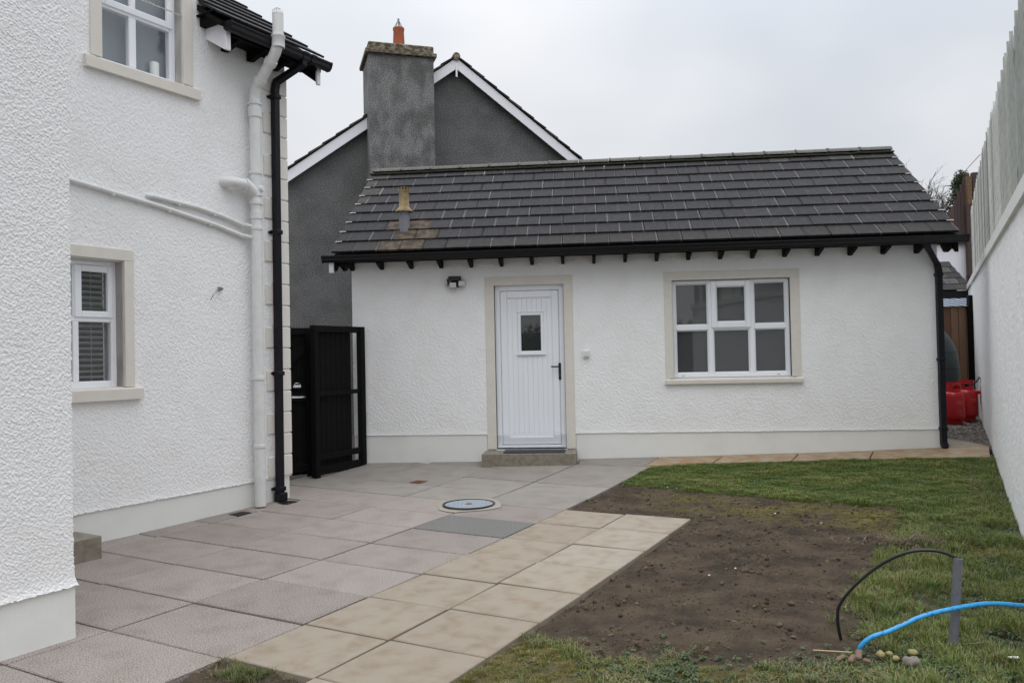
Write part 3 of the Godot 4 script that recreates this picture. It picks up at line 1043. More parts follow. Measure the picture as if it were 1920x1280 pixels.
func make_annex_roof(o: Node3D, W: float) -> void:
	var e := Vector3(0, 2.865, 0.32)
	var r := Vector3(0, 4.375, -1.75)
	var run := r - e
	var rows := 9
	var gauge := run.length() / rows
	var x0 := -0.165
	var x1 := 7.605
	# deck: front and back slopes, closed
	var d := Geo.new()
	d.prism(PackedVector2Array([Vector2(0.30, 2.835), Vector2(-1.75, 4.33), Vector2(-3.80, 2.835), Vector2(-3.80, 2.80), Vector2(-3.4, 2.80), Vector2(-1.75, 4.0), Vector2(-0.1, 2.80), Vector2(0.30, 2.80)]), x0 + 0.02, x1 - 0.02)
	var roof := put("roof", turned(d), M.black_stain, o)
	roof.set_meta("label", "roof of dark grey flat tiles with paler worn edges")
	var slope := atan2(run.y, -run.z)
	var tilt := slope - 0.075
	var b := Basis(Vector3.RIGHT, tilt)
	var tw := (x1 - x0) / 26.0
	var full: Array[ArrayMesh] = []
	var half: Array[ArrayMesh] = []
	for k in 3:
		full.append(tile_mesh(tw - 0.006, gauge + 0.05, 0.030, g3([0.95, 0.55, 0.16][k]), k == 0))
		half.append(tile_mesh(tw * 0.5 - 0.004, gauge + 0.05, 0.030, g3(0.5)))
	for row in rows:
		var at := e + run * (float(row) / rows)
		var odd := row % 2 == 1
		var n := 27 if odd else 26
		for k in n:
			var ends := odd and (k == 0 or k == n - 1)
			var x := x0 + tw * (k + 0.5) if not odd else x0 + tw * k
			if ends:
				x = x0 + tw * 0.25 if k == 0 else x1 - tw * 0.25
			var plain_edge := false
			var m: Material = M["tile_%d" % rng.randi_range(0, 2)]
			if row == 0:
				m = M.tile_brown if rng.randf() < 0.7 else M.tile_3
			if row == 8 and rng.randf() < 0.6:
				m = M.tile_lichen if rng.randf() < 0.3 else M.tile_3
			if row < 9 and k == 0 and row > 4:
				m = M.tile_lichen
			if (row == 0 and (k == 2 or k == 3)) or (row == 1 and (k == 3 or k == 4)) or (row == 2 and k == 2) or (row == 2 and k == 3 and rng.randf() < 0.5):
				m = M.tile_rust
				plain_edge = true
			var jig := Basis(Vector3.UP, rng.randf_range(-0.004, 0.004)) * Basis(Vector3(0, 0, 1), rng.randf_range(-0.004, 0.004))
			var mesh: ArrayMesh = half[0] if ends else full[2] if plain_edge else full[[0, 0, 0, 1, 1, 2][rng.randi_range(0, 5)]]
			piece("roof_tile", mesh, m, roof, Transform3D(b * jig, Vector3(x + rng.randf_range(-0.002, 0.002), at.y + 0.012 + rng.randf_range(-0.0015, 0.0015), at.z)))
	# dry verge clips: pale ends of each course
	var clip := Geo.new()
	clip.box(Vector3(-0.045, 0.0, -0.03), Vector3(0.045, 0.008, 0.0), 0.003)
	var cm := clip.done()
	for row in range(1, rows + 1):
		var at := e + run * ((row - 0.12) / rows)
		for s in [x0 + 0.03, x1 - 0.03]:
			if row < rows or s > 0:
				piece("verge_clip", cm, M.mortar, roof, Transform3D(b, Vector3(s + rng.randf_range(-0.02, 0.02), at.y + 0.037, at.z)))
	# ridge
	var rt := Geo.new()
	var prof := []
	for k in 9:
		var an := PI * (0.12 + 0.76 * k / 8.0)
		prof.append(Vector2(cos(an) * 0.135, sin(an) * 0.11))
	for k in 8:
		var a: Vector2 = prof[k]
		var c: Vector2 = prof[k + 1]
		rt.quad_out(Vector3(-0.218, a.y, a.x), Vector3(0.218, a.y, a.x), Vector3(0.218, c.y, c.x), Vector3(-0.218, c.y, c.x), Vector3(0, a.y + c.y, a.x + c.x))
		rt.quad_out(Vector3(-0.228, a.y + 0.008, a.x * 1.04), Vector3(-0.2, a.y + 0.008, a.x * 1.04), Vector3(-0.2, c.y + 0.008, c.x * 1.04), Vector3(-0.228, c.y + 0.008, c.x * 1.04), Vector3(0, a.y + c.y, a.x + c.x))
	for s in [-0.218, 0.218]:
		for k in 7:
			rt.tri(Vector3(s, prof[0].y, prof[0].x), Vector3(s, prof[k + 1].y, prof[k + 1].x), Vector3(s, prof[mini(k + 2, 8)].y, prof[mini(k + 2, 8)].x))
	var rm := rt.done()
	var nr := 17
	for k in nr:
		var x := x0 + 0.02 + (x1 - x0 - 0.04) * (k + 0.5) / nr
		piece("ridge_tile", rm, M.ridge, roof, Transform3D(Basis(Vector3.UP, rng.randf_range(-0.004, 0.004)), Vector3(x, 4.345 + rng.randf_range(-0.0015, 0.0015), -1.75)))
	var mb := Geo.new()
	for k in 150:
		var x := x0 + 0.03 + (x1 - x0 - 0.06) * (k + rng.randf()) / 150.0
		var y := 4.352 + rng.randf_range(-0.004, 0.003)
		mb.box(Vector3(x - 0.05, y - 0.016, -1.66), Vector3(x + 0.05, y + 0.008, -1.613 + rng.randf_range(0, 0.008)), 0.006)
	piece("moss_bedding", mb.done(), M.moss_bed, roof)
	# rafter ends under the eaves
	var rf := Geo.new()
	rf.prism(PackedVector2Array([Vector2(-0.10, 2.80), Vector2(0.0, 2.685), Vector2(0.05, 2.672), Vector2(0.27, 2.735), Vector2(0.29, 2.83), Vector2(0.0, 2.95)]), -0.021, 0.021)
	var rmesh := turned(rf)
	for k in 20:
		var x := 0.025 + 0.399 * k if k < 19 else 7.57
		piece("rafter_end", rmesh, M.black_stain, o, Transform3D(Basis(), Vector3(minf(x, 7.56), rng.randf_range(-0.006, 0.004), 0)))
	piece("rafter_end", rmesh, M.black_stain, o, Transform3D(Basis(), Vector3(-0.075, 0, 0)))
	# closing board above the rafters, seen dark from below
	var so := Geo.new()
	so.box(Vector3(x0 + 0.03, 2.80, 0.0), Vector3(x1 - 0.03, 2.83, 0.29))
	so.box(Vector3(x0 + 0.03, 2.745, 0.292), Vector3(x1 - 0.03, 2.865, 0.308), 0.003)
	put("fascia", so.done(), M.black_stain, o)
	# gutter: an ogee section with a bead, open on top
	put("gutter", turned(gutter_section(-0.26, 7.66)), M.black_plastic, o, Transform3D(Basis(), Vector3(0, 2.775, 0.31)))
	for x in [3.72, 7.19]:
		var u := Geo.new()
		u.prism(gutter_poly(0.006), x - 0.06, x + 0.06)
		piece("gutter_union", turned(u), M.black_plastic, o, Transform3D(Basis(), Vector3(0, 2.775, 0.31)))
	var be := Geo.new()
	be.box(Vector3(-0.20, 2.625, 0.30), Vector3(-0.14, 2.79, 0.335), 0.004)
	put("bargeboard_end", be.done(), M.white_board, o)
	for x in [-0.125, 7.57]:
		var bb := Geo.new()
		bb.prism(PackedVector2Array([Vector2(0.30, 2.645), Vector2(0.30, 2.80), Vector2(-1.72, 4.29), Vector2(-1.72, 4.13)]), x - 0.022, x + 0.022)
		put("bargeboard", turned(bb), M.black_stain, o)
	# square downpipe at the far corner, swan neck from the gutter
	var dp := Geo.new()
	square_pipe(dp, [Vector3(7.20, 2.79, 0.36), Vector3(7.21, 2.70, 0.36), Vector3(7.44, 2.53, 0.06), Vector3(7.46, 2.45, 0.045), Vector3(7.46, 0.32, 0.045), Vector3(7.47, 0.265, 0.075)], 0.033)
	put("downpipe", dp.done(), M.black_pipe, o)
	for y in [2.40, 1.35, 0.50]:
		var u := Geo.new()
		u.box(Vector3(7.418, y - 0.02, -0.003), Vector3(7.502, y + 0.02, 0.087), 0.005)
		piece("pipe_bracket", u.done(), M.black_pipe, o)
	# flue terminal through the tiles
	var fl := Node3D.new()
	fl.name = "roof_vent"
	o.add_child(fl)
	fl.set_meta("label", "short grey flue with rusty buff cowl, staining tiles below")
	fl.position = Vector3(0.69, 3.10, -0.17)
	var lo := Geo.new()
	lo.lathe([Vector2(0.072, 0.0), Vector2(0.072, 0.43)], 24)
	piece("flue_pipe", lo.done(), M.lead_grey, fl)
	var co := Geo.new()
	co.lathe([Vector2(0.07, 0.385), Vector2(0.118, 0.372), Vector2(0.118, 0.384), Vector2(0.078, 0.43), Vector2(0.068, 0.44), Vector2(0.068, 0.63), Vector2(0.076, 0.645), Vector2(0.078, 0.665), Vector2(0.06, 0.668), Vector2(0.06, 0.55), Vector2(0.0, 0.55)], 24)
	for k in 10:
		var an := TAU * k / 10
		co.box(Vector3(cos(an) * 0.07 - 0.008, 0.655, sin(an) * 0.07 - 0.008), Vector3(cos(an) * 0.07 + 0.008, 0.69, sin(an) * 0.07 + 0.008), 0.003)
	piece("cowl", co.done(), M.vent_rust, fl)
	var cap := Geo.new()
	cap.lathe([Vector2(0.0, 0.688), Vector2(0.074, 0.688), Vector2(0.074, 0.70), Vector2(0.0, 0.705)], 20)
	piece("cowl_cap", cap.done(), M.rust, fl)
	var fs := Geo.new()
	var fb := Basis(Vector3.RIGHT, slope)
	fs.xf = Transform3D(fb, Vector3(0.0, 0.055, 0.06))
	fs.box(Vector3(-0.14, -0.01, -0.16), Vector3(0.14, 0.006, 0.10), 0.004)
	piece("flashing", fs.done(), M.tile_rust, fl)

func gutter_poly(grow: float) -> PackedVector2Array:
	var q := PackedVector2Array()
	for p in [Vector2(0.0, 0.0), Vector2(0.03, -0.02), Vector2(0.075, -0.022), Vector2(0.098, 0.0), Vector2(0.104, 0.03), Vector2(0.116, 0.045), Vector2(0.118, 0.062), Vector2(0.106, 0.064), Vector2(0.096, 0.03), Vector2(0.074, -0.012), Vector2(0.03, -0.011), Vector2(0.012, 0.006), Vector2(0.012, 0.075), Vector2(0.0, 0.075)]:
		q.append(p + Vector2(grow if p.x > 0.05 else 0.0, -grow if p.y < 0.03 else grow * 0.3))
	return q

func gutter_section(a: float, b: float) -> Geo:
	var g := Geo.new()
	g.prism(gutter_poly(0.0), a, b)
	var cap := PackedVector2Array([Vector2(0.0, 0.0), Vector2(0.03, -0.024), Vector2(0.075, -0.026), Vector2(0.102, 0.0), Vector2(0.12, 0.045), Vector2(0.12, 0.066), Vector2(0.0, 0.077)])
	g.prism(cap, a - 0.012, a - 0.001)
	g.prism(cap, b + 0.001, b + 0.012)
	return g

func square_pipe(g: Geo, pts: Array, h: float) -> void: # square section swept with mitred bends
	var rings := []
	for k in pts.size():
		var p: Vector3 = pts[k]
		var d0: Vector3 = (p - pts[maxi(k - 1, 0)]).normalized()
		var d1: Vector3 = (pts[mini(k + 1, pts.size() - 1)] - p).normalized()
		if k == 0:
			d0 = d1
		if k == pts.size() - 1:
			d1 = d0
		var d := (d0 + d1).normalized()
		var side := Vector3.UP.cross(d)
		if absf(d.y) > 0.85:
			side = Vector3.RIGHT - d * d.x
		side = Vector3.RIGHT - d * d.x
		side = side.normalized()
		var up := d.cross(side).normalized()
		var r: Array[Vector3] = []
		for q in [[-1, -1], [1, -1], [1, 1], [-1, 1]]:
			r.append(p + side * (h * q[0]) + up * (h * q[1]))
		rings.append(r)
	for k in pts.size() - 1:
		for s in 4:
			var t := (s + 1) % 4
			var a: Vector3 = rings[k][s]
			var b: Vector3 = rings[k][t]
			var c: Vector3 = rings[k + 1][t]
			var d: Vector3 = rings[k + 1][s]
			g.quad_out(a, b, c, d, (a + b) * 0.5 - pts[k])
	g.quad_out(rings[0][0], rings[0][1], rings[0][2], rings[0][3], pts[0] - pts[1])
	var l := pts.size() - 1
	g.quad_out(rings[l][0], rings[l][1], rings[l][2], rings[l][3], pts[l] - pts[l - 1])

# ------------------------------------------------------------------ white house
func make_house() -> void:
	var hx := Vector3(0.4303, 0, -0.9027)
	var hz := Vector3(0.9027, 0, 0.4303)
	var o := thing("white_house", "two storey white roughcast house with cream trim, corner quoins and white soil pipe", "house", "", Transform3D(Basis(hx, Vector3.UP, hz).orthonormalized(), Vector3(-0.324, 0, 2.4905)))
	var lw := R(-2.30, 1.30, -1.395, 2.405)
	var uw := R(-1.575, 4.145, -0.765, 5.75)
	var holes := [[lw.position.x - 0.05, lw.end.x + 0.05, lw.position.y - 0.05, lw.end.y + 0.05], [uw.position.x - 0.05, uw.end.x + 0.05, uw.position.y - 0.05, uw.end.y + 0.05]]
	put("wall", relief(-2.62, 0.515, 0.268, 4.80, 0.0078, 0.0095, holes, 0.008, false, Vector2.ZERO, 0.4, 1.0), M.roughcast, o)
	put("gable_wall", relief(-2.62, -0.50, 4.80, 6.0, 0.012, 0.0095, holes, 0.0, false, Vector2.ZERO, 0.4, 1.0), M.roughcast, o)
	var g := Geo.new()
	g.box(Vector3(-3.07, -0.3, -0.3), Vector3(0.512, lw.position.y - 0.03, -0.015))
	g.box(Vector3(-3.07, lw.position.y - 0.03, -0.3), Vector3(lw.position.x, lw.end.y, -0.015))
	g.box(Vector3(lw.end.x, lw.position.y - 0.03, -0.3), Vector3(0.512, lw.end.y, -0.015))
	g.box(Vector3(-3.07, lw.end.y, -0.3), Vector3(0.512, uw.position.y - 0.03, -0.015))
	g.box(Vector3(-3.07, uw.position.y - 0.03, -0.3), Vector3(uw.position.x, 6.6, -0.015))
	g.box(Vector3(uw.end.x, uw.position.y - 0.03, -0.3), Vector3(0.512, 4.76, -0.015))
	g.box(Vector3(uw.end.x, 4.76, -0.3), Vector3(-0.502, 6.6, -0.015))
	g.box(Vector3(uw.position.x, uw.end.y, -0.3), Vector3(uw.end.x, 6.6, -0.015))
	put("masonry", g.done(), M.roughcast, o)
	var g2 := Geo.new()
	g2.box(Vector3(0.212, -0.3, -6.0), Vector3(0.511, 4.76, -0.301))
	g2.box(Vector3(-8.0, -0.3, -6.0), Vector3(0.2, 4.7, -5.7))
	put("side_wall", g2.done(), M.roughcast, o)
	var p := Geo.new()
	p.box(Vector3(-3.07, -0.2, -0.0145), Vector3(0.502, 0.272, -0.003), 0.002)
	put("plinth", p.done(), M.plinth_paint, o)
	# projecting wing nearest the camera
	var pn := 2.122
	var wing := put("wing_wall", relief(-4.55, -3.094, 0.28, 4.0, 0.0046, 0.0080, [], 0.014, true, Vector2.ZERO, 1.1, 1.45), M.roughcast, o, Transform3D(Basis(), Vector3(0, 0, pn - 0.004)))
	wing.set_meta("label", "roughcast wall of the projecting wing")
	var g3b := Geo.new()
	g3b.box(Vector3(-8.0, -0.3, 0.0), Vector3(-3.10, 6.6, pn - 0.023))
	g3b.box(Vector3(-8.0, 0.28, pn - 0.0205), Vector3(-4.55, 6.6, pn + 0.0))
	g3b.box(Vector3(-4.55, 4.0, pn - 0.0205), Vector3(-3.098, 6.6, pn + 0.0))
	put("wing_masonry", g3b.done(), M.roughcast, o)
	var pw := Geo.new()
	pw.box(Vector3(-8.0, -0.2, pn - 0.02), Vector3(-3.083, 0.285, pn - 0.004), 0.003)
	put("wing_plinth", pw.done(), M.plinth_paint, o)
	# lower window: cream surround, deep reveal, blind behind the glass
	house_surround(o, lw, 0.09, 0.10, 1.193)
	house_surround(o, uw, 0.105, 0.12, 4.022)
	make_lower_window(o, lw)
	make_upper_window(o, uw)
	# quoins: long and short blocks in turn
	var y := 0.275
	var k := 0
	while y < 4.6:
		var long := k % 2 == 0
		var q := Geo.new()
		q.box(Vector3(0.195 if long else 0.285, y + 0.004, -0.012), Vector3(0.530, minf(y + 0.2225, 4.62), 0.022), 0.009)
		q.box(Vector3(0.505, y + 0.004, -0.30 if long else -0.22), Vector3(0.5295, minf(y + 0.2225, 4.62), -0.0122), 0.009)
		piece("quoin", q.done(), M.quoin_paint, o)
		y += 0.2268
		k += 1
	make_house_eaves(o)
	make_house_pipes(o)
	# low concrete step in the nook
	var s := Geo.new()
	s.box(Vector3(-3.08, -0.05, 0.0), Vector3(-1.945, 0.168, 0.53), 0.005)
	var st := put("back_step", s.done(), M.concrete)
	st.transform = o.transform
	tag(st, "low brown concrete step tucked behind the projecting white wing", "step")
	# stub of wiring left on the wall
	var b := thing("cable_stub", "cut grey cable sticking out of the white wall below the waste pipes", "cable", "", o.transform)
	var bg := Geo.new()
	bg.box(Vector3(-0.405, 2.205, 0.006), Vector3(-0.365, 2.24, 0.035), 0.006)
	bg.tube(PackedVector3Array([Vector3(-0.385, 2.22, 0.01), Vector3(-0.39, 2.22, 0.06)]), PackedFloat32Array([0.012]), 10)
	piece("clip", bg.done(), M.lead_grey, b)
	var bc := Geo.new()
	bc.tube(PackedVector3Array([Vector3(-0.39, 2.225, 0.05), Vector3(-0.43, 2.215, 0.06), Vector3(-0.475, 2.18, 0.06), Vector3(-0.505, 2.14, 0.055), Vector3(-0.525, 2.10, 0.05)]), PackedFloat32Array([0.0032]), 6)
	piece("wire", bc.done(), M.lead_grey, b)

func house_surround(o: Node3D, w: Rect2, side: float, over: float, sill_low: float) -> void:
	var g := Geo.new()
	var x0 := w.position.x
	var x1 := w.end.x
	g.box(Vector3(x0 - side, w.position.y, -0.16), Vector3(x0, w.end.y, 0.022), 0.004)
	g.box(Vector3(x1, w.position.y, -0.16), Vector3(x1 + side, w.end.y, 0.022), 0.004)
	g.box(Vector3(x0 - side, w.end.y, -0.16), Vector3(x1 + side, w.end.y + over, 0.0225), 0.004)
	piece("window_surround", g.done(), M.cream, o)
	var s := Geo.new()
	s.prism(PackedVector2Array([Vector2(-0.16, sill_low), Vector2(0.055, sill_low), Vector2(0.055, sill_low + 0.092), Vector2(0.048, sill_low + 0.099), Vector2(-0.16, w.position.y + 0.012)]), x0 - side - 0.06, x1 + side + 0.06)
	piece("window_sill", turned(s), M.cream, o)

func make_lower_window(o: Node3D, w: Rect2) -> void:
	var zf := -0.105
	var x0 := w.position.x
	var x1 := w.end.x
	var g := Geo.new()
	ring(g, R(x0, w.position.y, x1, w.end.y), R(x0 + 0.05, w.position.y + 0.06, x1 - 0.05, w.end.y - 0.055), zf - 0.06, zf, 0.006)
	g.box(Vector3(x0 + 0.05, 1.868, zf - 0.06), Vector3(x1 - 0.05, 1.91, zf - 0.0015), 0.006)
	for y in [[w.position.y + 0.06, 1.868], [1.91, w.end.y - 0.055]]:
		g.box(Vector3(-1.787, y[0], zf - 0.06), Vector3(-1.735, y[1], zf - 0.002), 0.005)
	g.box(Vector3(x0 + 0.1, w.end.y - 0.045, zf), Vector3(x1 - 0.13, w.end.y - 0.02, zf + 0.014), 0.004)
	var n := piece("window", g.done(), M.pvc, o)
	n.set_meta("label", "white window with slatted blinds behind the glass, in a deep cream reveal")
	var sa := Geo.new()
	ring(sa, R(-1.775, 1.905, x1 - 0.035, w.end.y - 0.05), R(-1.712, 1.962, x1 - 0.082, w.end.y - 0.105), zf - 0.03, zf + 0.012, 0.007)
	piece("opening_sash", sa.done(), M.pvc, n)
	var cells := [[-1.712, x1 - 0.082, 1.965, w.end.y - 0.105], [x0 + 0.055, -1.787, 1.91, w.end.y - 0.055], [-1.735, x1 - 0.055, 1.362, 1.868], [x0 + 0.055, -1.787, 1.362, 1.868]]
	for c in cells:
		pane(n, c[0], c[2], c[1], c[3], zf - 0.02, null)
	var back := Geo.new()
	back.box(Vector3(x0, w.position.y, zf - 0.25), Vector3(x1, w.end.y, zf - 0.20))
	piece("dark_recess", back.done(), M.dark_room, n)
	var sl := Geo.new()
	sl.xf = Transform3D(Basis(Vector3.RIGHT, -0.35), Vector3.ZERO)
	sl.box(Vector3(x0 + 0.03, -0.0015, -0.025), Vector3(x1 - 0.075, 0.0015, 0.025), 0.001)
	var sm := sl.done()
	for k in 21:
		piece("slat", sm, M.blind, n, Transform3D(Basis(), Vector3(0, 1.345 + 0.049 * k, zf - 0.075)))
	for x in [-2.05, -1.60]:
		var c := Geo.new()
		c.tube(PackedVector3Array([Vector3(x, 1.33, zf - 0.048), Vector3(x, 2.38, zf - 0.048)]), PackedFloat32Array([0.002]), 5)
		piece("blind_cord", c.done(), M.blind, n)

func make_upper_window(o: Node3D, w: Rect2) -> void:
	var zf := -0.105
	var x0 := w.position.x
	var x1 := w.end.x
	var rail := 4.68
	var mid := -1.205
	var g := Geo.new()
	ring(g, R(x0, w.position.y, x1, w.end.y), R(x0 + 0.055, w.position.y + 0.045, x1 - 0.06, w.end.y - 0.05), zf - 0.06, zf, 0.006)
	g.box(Vector3(x0 + 0.055, rail - 0.035, zf - 0.06), Vector3(x1 - 0.06, rail + 0.02, zf - 0.0015), 0.006)
	g.box(Vector3(mid - 0.036, w.position.y + 0.045, zf - 0.06), Vector3(mid + 0.036, rail - 0.03, zf - 0.0022), 0.006)
	var n := piece("window", g.done(), M.pvc, o)
	n.set_meta("label", "white upper window with obscured glass, a pale candle standing inside")
	var sa := Geo.new()
	ring(sa, R(x0 + 0.035, rail - 0.012, x1 - 0.03, w.end.y - 0.04), R(x0 + 0.095, rail + 0.055, x1 - 0.09, w.end.y - 0.10), zf - 0.03, zf + 0.014, 0.008)
	sa.box(Vector3(mid - 0.03, rail + 0.05, zf - 0.03), Vector3(mid + 0.03, w.end.y - 0.09, zf + 0.002), 0.006)
	piece("opening_sash", sa.done(), M.pvc, n)
	var cells := [[x0 + 0.055, mid - 0.036, w.position.y + 0.045, rail - 0.035], [mid + 0.036, x1 - 0.06, w.position.y + 0.045, rail - 0.035], [x0 + 0.095, mid - 0.03, rail + 0.055, w.end.y - 0.1], [mid + 0.03, x1 - 0.09, rail + 0.055, w.end.y - 0.1]]
	for c in cells:
		pane(n, c[0], c[2], c[1], c[3], zf - 0.02, null)
	var fr := Geo.new()
	fr.box(Vector3(x0 + 0.01, w.position.y + 0.01, zf - 0.14), Vector3(x1 - 0.01, w.end.y - 0.01, zf - 0.13))
	piece("obscured_glass", fr.done(), M.frosted, n)
	var cd := Geo.new()
	cd.lathe([Vector2(0.0, 0.0), Vector2(0.042, 0.0), Vector2(0.042, 0.14), Vector2(0.034, 0.148), Vector2(0.0, 0.146)], 20, Vector3(-0.935, w.position.y + 0.045, zf - 0.08))
	piece("candle", cd.done(), M.candle, n)

func make_house_eaves(o: Node3D) -> void:
	var x0 := -0.60
	var x1 := 0.785
	var pitch := deg_to_rad(35.0)
	var e := Vector3(0, 4.79, 0.33)
	var up := Vector3(0, sin(pitch), -cos(pitch))
	var d := Geo.new()
	d.prism(PackedVector2Array([Vector2(0.31, 4.755), Vector2(-5.0, 8.475), Vector2(-5.0, 8.40), Vector2(0.31, 4.70)]), x0, x1 - 0.03)
	var roof := put("roof", turned(d), M.black_stain, o)
	var b := Basis(Vector3.RIGHT, pitch - 0.075)
	var tw := 0.277
	var tm := tile_mesh(tw - 0.003, 0.35, 0.024, g3(0.3))
	var th := tile_mesh(tw * 0.5 - 0.003, 0.35, 0.024, g3(0.3))
	for row in 10:
		var at := e + up * (0.293 * row)
		var odd := row % 2 == 1
		for k in (6 if odd else 5):
			var x := x0 + tw * (k + 0.5) if not odd else x0 + tw * k
			var ends := odd and (k == 0 or k == 5)
			if ends:
				x = x0 + tw * 0.25 if k == 0 else x1 - tw * 0.25
			piece("roof_tile", th if ends else tm, M["tile_%d" % rng.randi_range(0, 3)], roof, Transform3D(b, Vector3(x, at.y + 0.01, at.z)))
	var f := Geo.new()
	f.box(Vector3(x0 + 0.12, 4.70, 0.0), Vector3(x1 - 0.03, 4.735, 0.30))
	f.box(Vector3(x0 + 0.14, 4.64, 0.295), Vector3(x1 - 0.03, 4.80, 0.312), 0.003)
	put("fascia", f.done(), M.black_stain, o)
	put("gutter", turned(gutter_section(x0 + 0.07, 0.80)), M.black_plastic, o, Transform3D(Basis(), Vector3(0, 4.675, 0.313)))
	for x in [0.43, 0.545]:
		var u := Geo.new()
		u.prism(gutter_poly(0.006), x - 0.035, x + 0.035)
		piece("gutter_union", turned(u), M.black_plastic, o, Transform3D(Basis(), Vector3(0, 4.675, 0.313)))
	# white boxed end at the wall side and the verge board at the free end
	var w := Geo.new()
	w.prism(PackedVector2Array([Vector2(0.0, 4.665), Vector2(0.27, 4.505), Vector2(0.30, 4.505), Vector2(0.30, 4.74), Vector2(0.0, 4.93)]), -0.50, -0.475)
	w.box(Vector3(-0.512, 4.495, 0.285), Vector3(-0.455, 4.70, 0.313), 0.004)
	put("box_end", turned2(w), M.white_board, o)
	var le := Geo.new()
	le.box(Vector3(x0 - 0.01, 4.845, -0.02), Vector3(x0 + 0.05, 4.86, 0.27), 0.004)
	le.box(Vector3(x0 + 0.03, 4.76, 0.0), Vector3(x0 + 0.12, 4.845, 0.25), 0.006)
	put("lead_flashing", le.done(), M.black_stain, o)
	var v := Geo.new()
	v.prism(PackedVector2Array([Vector2(-5.0, 8.29), Vector2(0.305, 4.51), Vector2(0.305, 4.75), Vector2(-5.0, 8.46)]), 0.70, 0.73)
	put("bargeboard", turned(v), M.black_stain, o)
	var t := Geo.new()
	t.box(Vector3(0.693, 4.495, 0.285), Vector3(0.742, 4.70, 0.316), 0.004)
	put("bargeboard_end", t.done(), M.white_board, o)
	var rf := Geo.new()
	rf.prism(PackedVector2Array([Vector2(0.0, 4.60), Vector2(0.06, 4.585), Vector2(0.30, 4.66), Vector2(0.30, 4.73), Vector2(0.0, 4.76)]), -0.024, 0.024)
	for x in [-0.30, 0.02, 0.34]:
		piece("rafter_end", turned(rf), M.black_stain, o, Transform3D(Basis(), Vector3(x, 0, 0)))

func turned2(g: Geo) -> ArrayMesh: # like turned(), but boxes that were drawn in (x, y, z) stay as they are: only the prism part is turned
	var b := Geo.new()
	for k in range(0, g.ix.size(), 3):
		var q: Array[Vector3] = []
		for j in 3:
			var p := g.v[g.ix[k + j]]
			q.append(p if p.x < -0.1 and p.z > 0.1 else Vector3(p.z, p.y, p.x))
		b.tri(q[0], q[1], q[2])
	return b.done()

